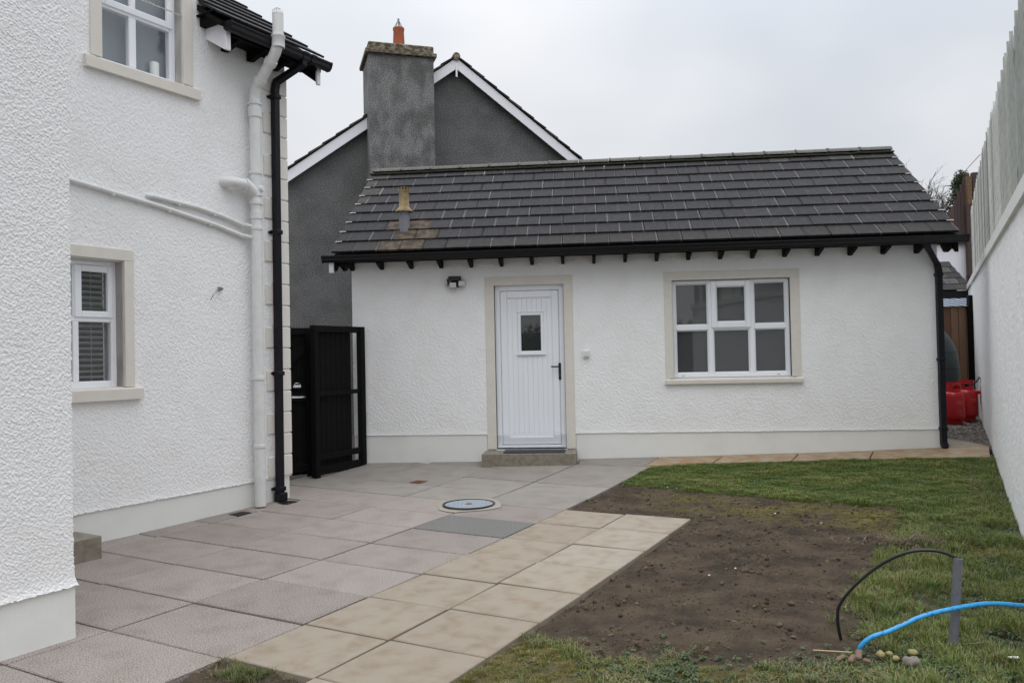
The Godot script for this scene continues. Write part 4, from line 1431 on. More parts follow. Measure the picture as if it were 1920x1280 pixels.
func make_house_pipes(o: Node3D) -> void:
	var sx := 0.011
	var g := Geo.new()
	g.tube(PackedVector3Array([Vector3(sx, 0.03, 0.10), Vector3(sx, 4.20, 0.10)]), PackedFloat32Array([0.055]), 24)
	g.tube(PackedVector3Array([Vector3(sx, 4.20, 0.10), Vector3(sx, 4.28, 0.12), Vector3(sx, 4.33, 0.15), Vector3(sx, 4.55, 0.37), Vector3(sx, 4.60, 0.41), Vector3(sx, 4.66, 0.44), Vector3(sx, 4.73, 0.455)]), PackedFloat32Array([0.055]), 24)
	g.tube(PackedVector3Array([Vector3(sx, 4.70, 0.455), Vector3(sx, 4.985, 0.455)]), PackedFloat32Array([0.055]), 24)
	var p := put("soil_pipe", g.done(), M.pvc_pipe, o)
	p.set_meta("label", "white soil pipe with swan neck round the eaves and caged vent top")
	for q in [[0.64, 0.063, 0.03], [1.33, 0.066, 0.03], [2.86, 0.063, 0.03], [2.99, 0.064, 0.07], [3.12, 0.066, 0.035], [3.20, 0.066, 0.02], [3.43, 0.066, 0.03], [4.05, 0.067, 0.10], [4.14, 0.069, 0.02]]:
		var c := Geo.new()
		var h: float = q[2]
		c.lathe([Vector2(0.054, -h / 2 - 0.004), Vector2(q[1], -h / 2), Vector2(q[1], h / 2), Vector2(0.054, h / 2 + 0.004)], 24, Vector3(sx, q[0], 0.10))
		piece("collar", c.done(), M.pvc_pipe, p)
	var c2 := Geo.new()
	c2.lathe([Vector2(0.054, -0.06), Vector2(0.064, -0.055), Vector2(0.064, 0.04), Vector2(0.070, 0.045), Vector2(0.070, 0.06), Vector2(0.054, 0.064)], 24, Vector3(sx, 4.70, 0.455))
	for t in [[Vector3(sx, 4.345, 0.165), Vector3(sx, 4.385, 0.205)], [Vector3(sx, 4.50, 0.32), Vector3(sx, 4.54, 0.36)]]:
		c2.tube(PackedVector3Array(t), PackedFloat32Array([0.065]), 24)
	piece("collar", c2.done(), M.pvc_pipe, p)
	var cage := Geo.new()
	for k in 8:
		var an := TAU * k / 8
		var r := Vector3(cos(an), 0, sin(an))
		cage.tube(PackedVector3Array([Vector3(sx, 4.975, 0.455) + r * 0.05, Vector3(sx, 5.015, 0.455) + r * 0.052, Vector3(sx, 5.04, 0.455) + r.rotated(Vector3.UP, 0.5) * 0.035, Vector3(sx, 5.045, 0.455)]), PackedFloat32Array([0.0045]), 6)
	piece("vent_cage", cage.done(), M.pvc_trim, p)
	# branch with a blank end, and an access cap
	var br := Geo.new()
	br.tube(PackedVector3Array([Vector3(sx, 3.20, 0.10), Vector3(sx - 0.10, 3.275, 0.10), Vector3(sx - 0.16, 3.285, 0.10)]), PackedFloat32Array([0.058]), 24)
	br.tube(PackedVector3Array([Vector3(sx - 0.125, 3.285, 0.10), Vector3(sx - 0.15, 3.285, 0.10)]), PackedFloat32Array([0.068]), 24)
	br.tube(PackedVector3Array([Vector3(sx - 0.14, 3.285, 0.10), Vector3(sx - 0.27, 3.285, 0.10), Vector3(sx - 0.305, 3.285, 0.085), Vector3(sx - 0.325, 3.285, 0.05), Vector3(sx - 0.33, 3.285, 0.0)]), PackedFloat32Array([0.055, 0.055, 0.054, 0.05, 0.05]), 24)
	br.tube(PackedVector3Array([Vector3(sx, 3.265, 0.10), Vector3(sx + 0.03, 3.265, 0.165)]), PackedFloat32Array([0.034]), 16)
	piece("branch_pipe", br.done(), M.pvc_pipe, p)
	var cap := Geo.new()
	cap.tube(PackedVector3Array([Vector3(sx + 0.03, 3.265, 0.165), Vector3(sx + 0.034, 3.265, 0.174)]), PackedFloat32Array([0.027]), 16)
	piece("access_cap", cap.done(), M.pvc_trim, p)
	# two waste pipes that run across the wall into the stack
	for q in [[Vector3(-3.05, 3.15, 0.032), Vector3(-1.87, 3.03, 0.032), Vector3(-1.04, 2.935, 0.032), Vector3(-0.45, 2.845, 0.032), Vector3(-0.12, 2.775, 0.04), Vector3(-0.05, 2.764, 0.075), Vector3(0.0, 2.760, 0.10)], [Vector3(-1.16, 3.02, -0.02), Vector3(-1.155, 3.018, 0.01), Vector3(-1.12, 3.016, 0.032), Vector3(-0.64, 2.985, 0.032), Vector3(-0.35, 2.94, 0.034), Vector3(-0.12, 2.885, 0.042), Vector3(-0.05, 2.878, 0.075), Vector3(0.0, 2.875, 0.10)]]:
		var w := Geo.new()
		w.tube(PackedVector3Array(q), PackedFloat32Array([0.0215]), 14)
		var e: Vector3 = q[q.size() - 2]
		w.tube(PackedVector3Array([e + Vector3(-0.045, 0.006, -0.018), e + Vector3(-0.03, 0.004, -0.012)]), PackedFloat32Array([0.027]), 14)
		piece("waste_pipe", w.done(), M.pvc_pipe, o)
		for s in ([-1.5, -0.95, -0.5] if q[0].x < -2.0 else [-0.85, -0.45]):
			var a: Vector3 = q[1]
			var y := 0.0
			for k in q.size() - 1:
				if q[k].x <= s and q[k + 1].x >= s:
					y = lerpf(q[k].y, q[k + 1].y, (s - q[k].x) / (q[k + 1].x - q[k].x))
			var c := Geo.new()
			c.box(Vector3(s - 0.012, y - 0.03, 0.004), Vector3(s + 0.012, y + 0.012, 0.05), 0.005)
			piece("pipe_clip", c.done(), M.pvc_pipe, o)
	# black square downpipe
	var dp := Geo.new()
	square_pipe(dp, [Vector3(0.43, 4.69, 0.37), Vector3(0.43, 4.62, 0.37), Vector3(0.325, 4.46, 0.085), Vector3(0.32, 4.38, 0.065), Vector3(0.305, 0.10, 0.065), Vector3(0.305, 0.05, 0.085)], 0.0325)
	var d := put("downpipe", dp.done(), M.black_pipe, o)
	d.set_meta("label", "black square downpipe fixed over the quoins")
	for y in [4.30, 2.86, 1.37, 0.16]:
		var c := Geo.new()
		var x := lerpf(0.305, 0.32, y / 4.3)
		c.box(Vector3(x - 0.045, y - 0.022, 0.012), Vector3(x + 0.045, y + 0.022, 0.112), 0.005)
		c.box(Vector3(x - 0.066, y - 0.012, 0.0), Vector3(x + 0.066, y + 0.012, 0.03), 0.004)
		piece("pipe_bracket", c.done(), M.black_pipe, d)
	var sh := Geo.new()
	sh.box(Vector3(0.255, 0.03, 0.02), Vector3(0.36, 0.12, 0.125), 0.008)
	piece("shoe", sh.done(), M.black_pipe, d)

# ------------------------------------------------------------------ neighbour's house
func make_neighbour() -> void:
	var gx := Vector3(0.9258, 0, -0.3781)
	var gz := Vector3(0.3781, 0, 0.9258)
	var o := thing("grey_house", "neighbouring grey pebble-dashed house with white bargeboards and tall chimney behind the outbuilding", "house", "", Transform3D(Basis(gx, Vector3.UP, gz).orthonormalized(), Vector3(-0.4736, 0, -5.2)))
	var ap := Vector2(1.212, 7.62)
	var k := 0.735
	var half := 4.3
	var wn := -0.55
	var g := Geo.new()
	g.prism(PackedVector2Array([Vector2(ap.x - half, 0.0), Vector2(ap.x + half, 0.0), Vector2(ap.x + half, ap.y - k * half), ap, Vector2(ap.x - half, ap.y - k * half)]), -10.0, wn)
	put("wall", g.done(), M.pebble_dash, o)
	# roof planes with overhang over the gable
	var len := half + 0.45
	var d := Geo.new()
	d.prism(PackedVector2Array([Vector2(ap.x - len, ap.y - k * len + 0.05), Vector2(ap.x, ap.y + 0.05), Vector2(ap.x + len, ap.y - k * len + 0.05), Vector2(ap.x + len, ap.y - k * len + 0.13), Vector2(ap.x, ap.y + 0.13), Vector2(ap.x - len, ap.y - k * len + 0.13)]), -10.2, wn + 0.13)
	put("roof", d.done(), M.black_stain, o)
	for s in [-1.0, 1.0]:
		var b := Geo.new()
		var p := [Vector2(ap.x, ap.y + 0.125), Vector2(ap.x, ap.y - 0.10), Vector2(ap.x + s * len, ap.y - k * len - 0.10), Vector2(ap.x + s * len, ap.y - k * len + 0.125)]
		if s < 0:
			p = [p[0], p[3], p[2], p[1]]
		if s > 0:
			p.reverse()
			p = [p[3], p[2], p[1], p[0]]
			p.reverse()
		var poly := PackedVector2Array(p)
		if Geometry2D.is_polygon_clockwise(poly):
			poly.reverse()
		b.prism(poly, wn + 0.14, wn + 0.165)
		put("bargeboard", b.done(), M.white_board, o)
		# verge tiles seen end on along the rake
		var dir := Vector2(s, -k).normalized()
		var nrm := Vector2(s * k, 1.0).normalized()
		for t in 17:
			var a := Vector2(ap.x, ap.y + 0.15) + dir * (0.335 * t + 0.02)
			var c := a + dir * 0.36
			var q := Geo.new()
			q.tinted = true
			q.col = g3(0.2 + 0.15 * rng.randf())
			var lift := 0.028
			var r := PackedVector2Array([a, c + nrm * lift * 0.4, c + nrm * (lift + 0.02), a + nrm * 0.025])
			if Geometry2D.is_polygon_clockwise(r):
				r.reverse()
			q.prism(r, wn - 1.0, wn + 0.20)
			piece("verge_tile", q.done(), M.tile_lichen if t % 3 == 1 else M.tile_3, o)
	var fin := Geo.new()
	fin.box(Vector3(ap.x - 0.02, ap.y - 0.28, wn + 0.166), Vector3(ap.x + 0.02, ap.y + 0.0, wn + 0.18), 0.004)
	put("finial_strip", fin.done(), M.white_board, o)
	var rc := Geo.new()
	rc.tube(PackedVector3Array([Vector3(ap.x, ap.y + 0.15, -10.2), Vector3(ap.x, ap.y + 0.15, wn + 0.21)]), PackedFloat32Array([0.08]), 14)
	put("ridge_tile", rc.done(), M.mossy_concrete, o)
	# chimney
	var st := Geo.new()
	st.box(Vector3(-0.655, 0.0, -1.0), Vector3(0.655, 7.56, 0.0), 0.02)
	var c := put("chimney", st.done(), M.stack_dash, o)
	c.set_meta("label", "wide grey pebble-dashed chimney stack with mossy concrete cap")
	var cp := Geo.new()
	cp.box(Vector3(-0.72, 7.545, -1.07), Vector3(0.71, 7.625, 0.07), 0.012)
	cp.box(Vector3(-0.66, 7.62, -1.0), Vector3(0.65, 7.77, 0.045), 0.02)
	piece("chimney_cap", cp.done(), M.mossy_concrete, c)
	var pot := Geo.new()
	pot.lathe([Vector2(0.13, 7.72), Vector2(0.125, 7.80), Vector2(0.108, 8.20), Vector2(0.118, 8.22), Vector2(0.118, 8.26), Vector2(0.09, 8.26), Vector2(0.085, 8.1), Vector2(0.0, 8.1)], 24, Vector3(0.02, 0, -0.42))
	piece("chimney_pot", pot.done(), M.terracotta, c)
	var gd := Geo.new()
	for w in 8:
		var an := TAU * w / 8
		gd.tube(PackedVector3Array([Vector3(0.02 + cos(an) * 0.10, 8.25, -0.42 + sin(an) * 0.10), Vector3(0.02, 8.44, -0.42)]), PackedFloat32Array([0.007]), 6)
	gd.tube(PackedVector3Array([Vector3(0.02, 8.42, -0.42), Vector3(0.02, 8.46, -0.42)]), PackedFloat32Array([0.02]), 8)
	piece("bird_guard", gd.done(), M.lead_grey, c)

# ------------------------------------------------------------------ boundary wall and fence on it
func make_boundary() -> void:
	var wx := Vector3(-0.390, 0, 0.921)
	var wz := Vector3(-0.921, 0, -0.390)
	var xf := Transform3D(Basis(wx, Vector3.UP, wz).orthonormalized(), Vector3(7.758, 0, 0.688))
	var o := thing("boundary_wall", "tall white roughcast garden wall with flat pale coping, running back past the outbuilding", "wall", "", xf)
	var cap := Vector2(2.535, -0.0225)
	put("wall", relief(-9.3, 6.3, -0.1, 2.6, 0.0155, 0.0115, [], 0.0, false, cap, 0.9, 0.72), M.roughcast, o)
	var b := Geo.new()
	b.prism(PackedVector2Array([Vector2(-9.3, -0.4), Vector2(6.295, -0.4), Vector2(6.295, 2.535 - 0.1416), Vector2(-9.3, 2.535 + 0.209)]), -0.25, -0.012)
	put("masonry", b.done(), M.roughcast, o)
	var c := Geo.new()
	c.prism(PackedVector2Array([Vector2(-9.32, 2.535 + 0.2097), Vector2(6.33, 2.535 - 0.1424), Vector2(6.33, 2.64 - 0.1424), Vector2(-9.32, 2.64 + 0.2097)]), -0.28, 0.035)
	put("coping", c.done(), M.plinth_paint, o)
	var f := thing("board_fence", "high weathered grey-green board fence standing on the white garden wall", "fence", "", xf)
	var x := -8.75
	var meshes: Array[ArrayMesh] = []
	while x < 6.15:
		var w := rng.randf_range(0.13, 0.20)
		var y0 := 2.63 - 0.0225 * minf(x, 7.0)
		var top := 4.245 - 0.042 * clampf(x, -3.0, 6.0) + rng.randf_range(-0.02, 0.02)
		var g := Geo.new()
		var z := -0.10 + (0.010 if int(x * 7.0 + 100.0) % 2 == 0 else -0.010)
		# feather-edged board: thick at one side, lapped over the next
		g.prism(PackedVector2Array([Vector2(x, z - 0.022), Vector2(x + w + 0.016, z - 0.004), Vector2(x + w + 0.016, z + 0.024), Vector2(x, z - 0.010)]), y0, top)
		var s := Geo.new()
		for k in range(0, g.ix.size(), 3):
			var q: Array[Vector3] = []
			for j in 3:
				var p := g.v[g.ix[k + j]]
				q.append(Vector3(p.x, p.z, p.y))
			s.tri(q[0], q[1], q[2])
		piece("board", s.done(), M["weathered_%d" % rng.randi_range(0, 3)], f)
		x += w
	var r := Geo.new()
	for y in [2.95, 3.95]:
		r.box(Vector3(-8.7, y, -0.17), Vector3(6.2, y + 0.08, -0.12), 0.004)
	put("rail", r.done(), M.weathered_1, f)

# ------------------------------------------------------------------ what shows in the gap beyond the outbuilding
func make_far_corner() -> void:
	# dark green oil tank: rounded shoulders, moulded ribs
	var t := thing("oil_tank", "dark green plastic oil tank with rounded top behind the gas bottles", "oil tank", "", Transform3D(Basis(), Vector3(8.95, 0.33, -4.3)))
	var g := Geo.new()
	var prof := []
	for k in 15:
		var y := 1.62 * k / 14.0
		var r := 0.585 if y < 0.75 else 0.585 * sqrt(maxf(0.0, 1.0 - pow((y - 0.75) / 0.89, 2.2)))
		prof.append(Vector2(maxf(r, 0.03), y))
	prof.append(Vector2(0.0, 1.625))
	g.lathe(prof, 40)
	put("body", g.done(), M.tank_green, t)
	for y in [0.2, 0.5, 0.8, 1.08]:
		var r := Geo.new()
		var rad: float = 0.588 if y < 0.75 else 0.585 * sqrt(1.0 - pow((y - 0.75) / 0.89, 2.2)) + 0.002
		r.lathe([Vector2(rad - 0.01, y - 0.008), Vector2(rad + 0.008, y), Vector2(rad - 0.012, y + 0.008)], 40)
		piece("rib", r.done(), M.tank_green, t)
	# two red gas bottles
	gas_bottle(Vector3(8.685, 0.335, -2.5), "red gas bottle standing nearer the outbuilding, its collar clear of any hose", 0.3)
	gas_bottle(Vector3(9.02, 0.35, -2.82), "red gas bottle partly hidden behind its twin, hose and regulator at its neck", -0.4)
	var rg := thing("gas_hose", "black rubber gas hose looping from a red bottle to the white garden wall", "hose")
	var h := Geo.new()
	h.tube(PackedVector3Array([Vector3(9.06, 0.90, -2.72), Vector3(9.12, 0.95, -2.70), Vector3(9.16, 1.02, -2.70), Vector3(9.20, 1.00, -2.72), Vector3(9.215, 0.90, -2.74), Vector3(9.215, 0.80, -2.76)]), PackedFloat32Array([0.013]), 8)
	piece("hose", h.done(), M.cable_black, rg)
	var v := Geo.new()
	v.box(Vector3(9.12, 0.76, -2.76), Vector3(9.25, 0.81, -2.71), 0.012)
	v.tube(PackedVector3Array([Vector3(9.21, 0.70, -2.74), Vector3(9.21, 0.80, -2.74)]), PackedFloat32Array([0.02]), 10)
	piece("regulator", v.done(), M.red_paint, rg)
	var cpi := Geo.new()
	cpi.tube(PackedVector3Array([Vector3(9.195, 0.72, -2.745), Vector3(9.195, 0.60, -2.74), Vector3(9.21, 0.48, -2.72), Vector3(9.24, 0.33, -2.68)]), PackedFloat32Array([0.008]), 8)
	cpi.tube(PackedVector3Array([Vector3(9.235, 0.74, -2.78), Vector3(9.235, 0.60, -2.78), Vector3(9.25, 0.48, -2.76), Vector3(9.26, 0.33, -2.74)]), PackedFloat32Array([0.008]), 8)
	piece("copper_pipe", cpi.done(), M.copper, rg)
	var yv := Geo.new()
	yv.box(Vector3(9.18, 0.36, -2.64), Vector3(9.21, 0.44, -2.60), 0.006)
	piece("yellow_valve", yv.done(), M.yellow, rg)
	# reddish plank fence behind the tank, with scraps of corrugated sheet on top
	var pf := thing("plank_fence", "reddish brown upright plank fence behind the oil tank", "fence")
	for k in 13:
		var b := Geo.new()
		var x := 8.9 + 0.136 * k
		b.box(Vector3(x, 0.2, -5.22), Vector3(x + 0.125, 2.25 + rng.randf_range(-0.01, 0.01), -5.20 + rng.randf_range(-0.006, 0.004)), 0.003)
		piece("plank", b.done(), M["plank_%d" % rng.randi_range(0, 2)], pf)
	var cr := Geo.new()
	for y in [0.6, 1.9]:
		cr.box(Vector3(8.9, y, -5.28), Vector3(10.7, y + 0.09, -5.222), 0.003)
	put("rail", cr.done(), M.plank_1, pf)
	var lo := thing("lean_to", "low lean-to roof of clear corrugated sheet above the plank fence", "lean-to")
	for k in 9:
		var s := Geo.new()
		var x := 9.2 + 0.17 * k
		s.xf = Transform3D(Basis(Vector3.UP, 0.5) * Basis(Vector3.RIGHT, 0.25), Vector3(x, 2.30, -5.35))
		s.box(Vector3(-0.09, 0, -0.5), Vector3(0.09, 0.012, 0.22), 0.004)
		piece("sheet", s.done(), M.polycarb, lo)
	var post := Geo.new()
	post.box(Vector3(10.13, 0.2, -5.20), Vector3(10.20, 2.45, -5.10), 0.004)
	put("post", post.done(), M.black_stain, lo)
	# tiled shed further back
	var sh := thing("tiled_shed", "small shed with dark tiled roof and black fascia beyond the plank fence", "shed")
	var w := Geo.new()
	w.box(Vector3(9.4, 0.2, -10.2), Vector3(11.45, 2.5, -8.05))
	put("wall", w.done(), M.black_stain, sh)
	var fa := Geo.new()
	fa.box(Vector3(9.3, 2.47, -8.0), Vector3(11.5, 2.73, -7.96), 0.004)
	put("fascia", fa.done(), M.black_plastic, sh)
	var n := 8
	for row in n:
		for k in 8:
			var x := 9.35 + 0.30 * k - (0.15 if row % 2 == 1 else 0.0)
			var right := 11.48 - 0.10 * row * (1.0 if row > 4 else 0.3)
			if x > right:
				continue
			var q := Geo.new()
			q.tinted = true
			q.col = g3(rng.randf_range(0.17, 0.3))
			q.xf = Transform3D(Basis(Vector3.RIGHT, deg_to_rad(38.0)), Vector3(0, 2.74 + 0.142 * row, -7.94 - 0.165 * row))
			q.box(Vector3(x, 0, -0.22), Vector3(minf(x + 0.296, right + 0.02), 0.022, 0.0), 0.003)
			piece("roof_tile", q.done(), M["tile_%d" % rng.randi_range(0, 3)] if rng.randf() > 0.1 else M.tile_lichen, sh)
	var dk := Geo.new()
	dk.prism(PackedVector2Array([Vector2(-7.96, 2.70), Vector2(-9.25, 3.82), Vector2(-10.6, 2.70)]), 9.35, 11.2)
	put("roof_deck", turned(dk), M.black_stain, sh)
	# brown stained fence that steps up towards a rotten post
	var bf := thing("brown_fence", "dark brown stained fence with stepped top beyond the end of the garden wall", "fence")
	for k in 12:
		var b := Geo.new()
		var x := 11.55 + 0.075 * k
		var top := 3.95 + 0.0 if x < 11.84 else 4.55 + (x - 11.84) * 2.35
		top = minf(top, 5.72)
		if x < 11.84:
			top = 4.18
		b.box(Vector3(x, 4.0, -10.03), Vector3(x + 0.071, top, -10.0 + rng.randf_range(-0.01, 0.005)), 0.003)
		piece("board", b.done(), M["brown_board_%d" % rng.randi_range(0, 2)], bf)
	for q in [[12.31, 12.46, 3.2, 4.95, 1], [12.34, 12.455, 4.95, 5.62, 0], [12.47, 12.62, 3.2, 5.72, 1]]:
		var b := Geo.new()
		b.box(Vector3(q[0], q[2], -10.02), Vector3(q[1], q[3], -9.9), 0.008)
		put("post", b.done(), M.rotten_wood if q[4] == 0 else M.brown_board_1, bf)
	var lp := Geo.new()
	lp.box(Vector3(11.9, 0.2, -8.3), Vector3(12.05, 4.4, -8.15), 0.006)
	lp.box(Vector3(12.32, 0.2, -10.05), Vector3(12.5, 3.25, -9.95), 0.006)
	put("tall_post", lp.done(), M.brown_board_1, bf)
	var fw := thing("white_shed_wall", "pale rendered wall glimpsed under the brown fence beyond the shed roof", "wall")
	var fg := Geo.new()
	fg.box(Vector3(9.5, 0.0, -12.6), Vector3(13.4, 4.08, -10.1), 0.01)
	put("wall", fg.done(), M.white_board, fw)
	var wi := thing("overhead_wire", "thin wire strung from the grey board fence to the brown fence", "wire")
	var wg := Geo.new()
	wg.tube(PackedVector3Array([Vector3(12.30, 5.68, -9.98), Vector3(10.8, 5.08, -6.5), Vector3(9.42, 4.56, -3.0)]), PackedFloat32Array([0.006]), 5)
	piece("wire", wg.done(), M.lead_grey, wi)
	# gravel by the outbuilding corner
	var gs := Geo.new()
	var gc := [[7.47, 0.1], [7.47, -6.0], [10.4, -6.0], [7.98, 0.1]]
	gs.quad(Vector3(7.4, 0.215, 0.1), Vector3(8.0, 0.215, 0.1), Vector3(10.6, 0.385, -6.0), Vector3(7.4, 0.385, -6.0))
	var gb := put("gravel_bed", gs.done(), M.earth)
	gb.set_meta("kind", "structure")
	var stone := stone_mesh(5, 0.5)
	var list: Array[Transform3D] = []
	var cols: Array[Color] = []
	for k in 5200:
		var z := rng.randf_range(-3.4, 0.02)
		var xr := 8.03 - 0.4235 * z
		var xl := 7.50 if z < -0.96 else (7.78 - 0.245 * z * 0.0 + (0.0 if z < -0.42 else 0.12) + (0.05 if z > -0.2 else 0.0))
		var x := rng.randf_range(xl, xr)
		var s := rng.randf_range(0.012, 0.036)
		list.append(Transform3D(Basis.from_euler(Vector3(rng.randf() * 6, rng.randf() * 6, rng.randf() * 6)).scaled(Vector3(s, s * 0.7, s)), Vector3(x, 0.222 - 0.028 * z + rng.randf_range(0.0, 0.022), z)))
		var v2 := rng.randf_range(0.05, 0.22)
		cols.append(Color(v2, v2 * 0.86, v2 * 0.74))
	scatter("gravel", stone, M.gravel_stone, list, cols)
	# evergreen and bare shrub beyond
	make_tree()

func make_hedge() -> void:
	var h := thing("hedge", "clipped dark hedge along the open end of the garden, facing the outbuilding", "hedge", "", Transform3D(Basis(), Vector3(2.0, 0, 24.0)))
	var g := Geo.new()
	g.box(Vector3(-11.0, -0.2, 0.3), Vector3(14.0, 2.5, 2.2), 0.2)
	put("core", g.done(), M.earth, h)
	var l := Geo.new()
	l.tinted = true
	for k in 9000:
		var p := Vector3(rng.randf_range(-11.2, 14.2), rng.randf_range(0.0, 2.9), rng.randf_range(0.0, 0.5))
		if p.y > 2.5:
			p.z = rng.randf_range(0.2, 2.2)
		var a := Vector3(rng.randfn(), rng.randfn(), rng.randfn()).normalized() * 0.10
		var b := a.cross(Vector3(rng.randfn(), rng.randfn(), rng.randfn())).normalized() * 0.06
		l.col = Color(0.03, 0.06, 0.02).lerp(Color(0.06, 0.09, 0.03), rng.randf())
		l.quad(p - a, p - b, p + a, p + b)
	put("foliage", l.done(), M.needle, h)

func gas_bottle(at: Vector3, label: String, turn: float) -> void:
	var o := thing("gas_bottle", label, "gas bottle", "red gas bottles by the garden wall", Transform3D(Basis(Vector3.UP, turn), at))
	var b := Geo.new()
	b.lathe([Vector2(0.118, 0.0), Vector2(0.125, 0.0), Vector2(0.125, 0.05), Vector2(0.150, 0.07), Vector2(0.157, 0.10), Vector2(0.157, 0.40), Vector2(0.152, 0.43), Vector2(0.135, 0.46), Vector2(0.10, 0.485), Vector2(0.0, 0.495)], 32)
	put("body", b.done(), M.red_paint, o)
	# collar with two hand holes
	var c := Geo.new()
	for k in 28:
		var a0 := TAU * k / 28
		var a1 := TAU * (k + 1) / 28
		var r0 := Vector3(cos(a0), 0, sin(a0)) * 0.108
		var r1 := Vector3(cos(a1), 0, sin(a1)) * 0.108
		var hole := (k % 14) > 4 and (k % 14) < 10
		for band in ([[0.47, 0.525], [0.58, 0.625]] if hole else [[0.47, 0.625]]):
			c.quad(r1 + Vector3.UP * band[0], r0 + Vector3.UP * band[0], r0 + Vector3.UP * band[1], r1 + Vector3.UP * band[1])
			c.quad(r0 * 0.95 + Vector3.UP * band[0], r1 * 0.95 + Vector3.UP * band[0], r1 * 0.95 + Vector3.UP * band[1], r0 * 0.95 + Vector3.UP * band[1])
			c.quad(r0 + Vector3.UP * band[1], r0 * 0.95 + Vector3.UP * band[1], r1 * 0.95 + Vector3.UP * band[1], r1 + Vector3.UP * band[1])
			c.quad(r1 + Vector3.UP * band[0], r1 * 0.95 + Vector3.UP * band[0], r0 * 0.95 + Vector3.UP * band[0], r0 + Vector3.UP * band[0])
	put("collar", c.done(), M.red_paint, o)
	var v := Geo.new()
	v.lathe([Vector2(0.02, 0.49), Vector2(0.02, 0.54), Vector2(0.028, 0.545), Vector2(0.028, 0.57), Vector2(0.0, 0.575)], 14)
	put("valve", v.done(), M.black_metal, o)
	# faint lines of print on the shoulder side
	var p := Geo.new()
	var face := 1.35 + turn
	for q in [[0.335, 0.010, 0.55], [0.312, 0.010, 0.62], [0.29, 0.008, 0.5], [0.20, 0.008, 0.35], [0.165, 0.008, 0.5], [0.13, 0.007, 0.3]]:
		for k in 10:
			if k % 4 == 3:
				continue
			var a: float = face - q[2] / 2 + q[2] * k / 10.0
			var b2: float = a + q[2] * 0.085
			p.quad(Vector3(cos(b2) * 0.158, q[0], sin(b2) * 0.158), Vector3(cos(a) * 0.158, q[0], sin(a) * 0.158), Vector3(cos(a) * 0.158, q[0] + q[1], sin(a) * 0.158), Vector3(cos(b2) * 0.158, q[0] + q[1], sin(b2) * 0.158))
	put("print", p.done(), M.red_print, o)

func make_tree() -> void:
	var t := thing("evergreen_tree", "dark evergreen tree showing above the brown fence", "tree", "", Transform3D(Basis(), Vector3(16.75, 0, -20.0)))
	var tr := Geo.new()
	tr.tube(PackedVector3Array([Vector3(0, 0, 0), Vector3(0.05, 3, 0), Vector3(0, 7.2, 0.1)]), PackedFloat32Array([0.16, 0.11, 0.03]), 10)
	for k in 10:
		var an := k * 2.4
		var y := 5.2 + 0.22 * k
		tr.tube(PackedVector3Array([Vector3(0, y, 0), Vector3(cos(an) * 0.5, y + 0.15, sin(an) * 0.5), Vector3(cos(an) * 0.95, y + 0.1, sin(an) * 0.95)]), PackedFloat32Array([0.035, 0.02, 0.008]), 6)
	put("trunk", tr.done(), M.twig, t)
	var cr := Geo.new()
	cr.tinted = true
	for k in 9000:
		var d := Vector3(rng.randfn(), rng.randfn(), rng.randfn()).normalized()
		var y := rng.randf()
		var lobe := Vector3(cos(floorf(rng.randf() * 9) * 2.1), 0, sin(floorf(rng.randf() * 9) * 1.7)) * 0.45
		var p := Vector3(0, 5.4 + 2.3 * y, 0) + lobe * (1.05 - y) + d * (0.62 * pow(rng.randf(), 0.5)) * (1.12 - 0.7 * y)
		cr.col = Color(0.020, 0.034, 0.015).lerp(Color(0.05, 0.068, 0.024), rng.randf())
		var a := Vector3(rng.randfn(), rng.randfn() + 0.4, rng.randfn()).normalized() * rng.randf_range(0.06, 0.12)
		var b := a.cross(Vector3(rng.randfn(), rng.randfn(), rng.randfn())).normalized() * 0.022
		cr.tri(p - b, p + b, p + a)
	put("crown", cr.done(), M.needle, t)
	var s := thing("bare_shrub", "leafless grey shrub with fine twigs beside the evergreen tree", "shrub", "", Transform3D(Basis(), Vector3(15.75, 0, -20.2)))
	var w := Geo.new()
	for k in 34:
		var p := Vector3(rng.randf_range(-0.45, 0.3), 4.9, rng.randf_range(-0.3, 0.3))
		var dir := Vector3(rng.randf_range(-0.55, 0.4), 1.6, rng.randf_range(-0.4, 0.4)).normalized()
		twig(w, p, dir, rng.randf_range(1.5, 2.6), 0.034, 4)
	put("branches", w.done(), M.twig, s)
	var st := Geo.new()
	st.tube(PackedVector3Array([Vector3(0, 0, 0), Vector3(0, 5.0, 0)]), PackedFloat32Array([0.12, 0.08]), 8)
	put("stem", st.done(), M.twig, s)

func twig(g: Geo, p: Vector3, dir: Vector3, len: float, r: float, depth: int) -> void:
	var pts := PackedVector3Array([p])
	var rad := PackedFloat32Array([r])
	var d := dir
	for k in 4:
		d = (d + Vector3(rng.randfn(), rng.randfn() * 0.6 + 0.1, rng.randfn()) * 0.16).normalized()
		pts.append(pts[k] + d * len / 4.0)
		rad.append(lerpf(r, r * 0.45, (k + 1) / 4.0))
	g.tube(pts, rad, 4, false)
	if depth > 1:
		for k in 3:
			var q := pts[1 + k]
			twig(g, q, (d + Vector3(rng.randfn(), rng.randfn() * 0.5, rng.randfn()) * 0.55).normalized(), len * 0.5, r * 0.5, depth - 2 if k == 0 else depth - 1)

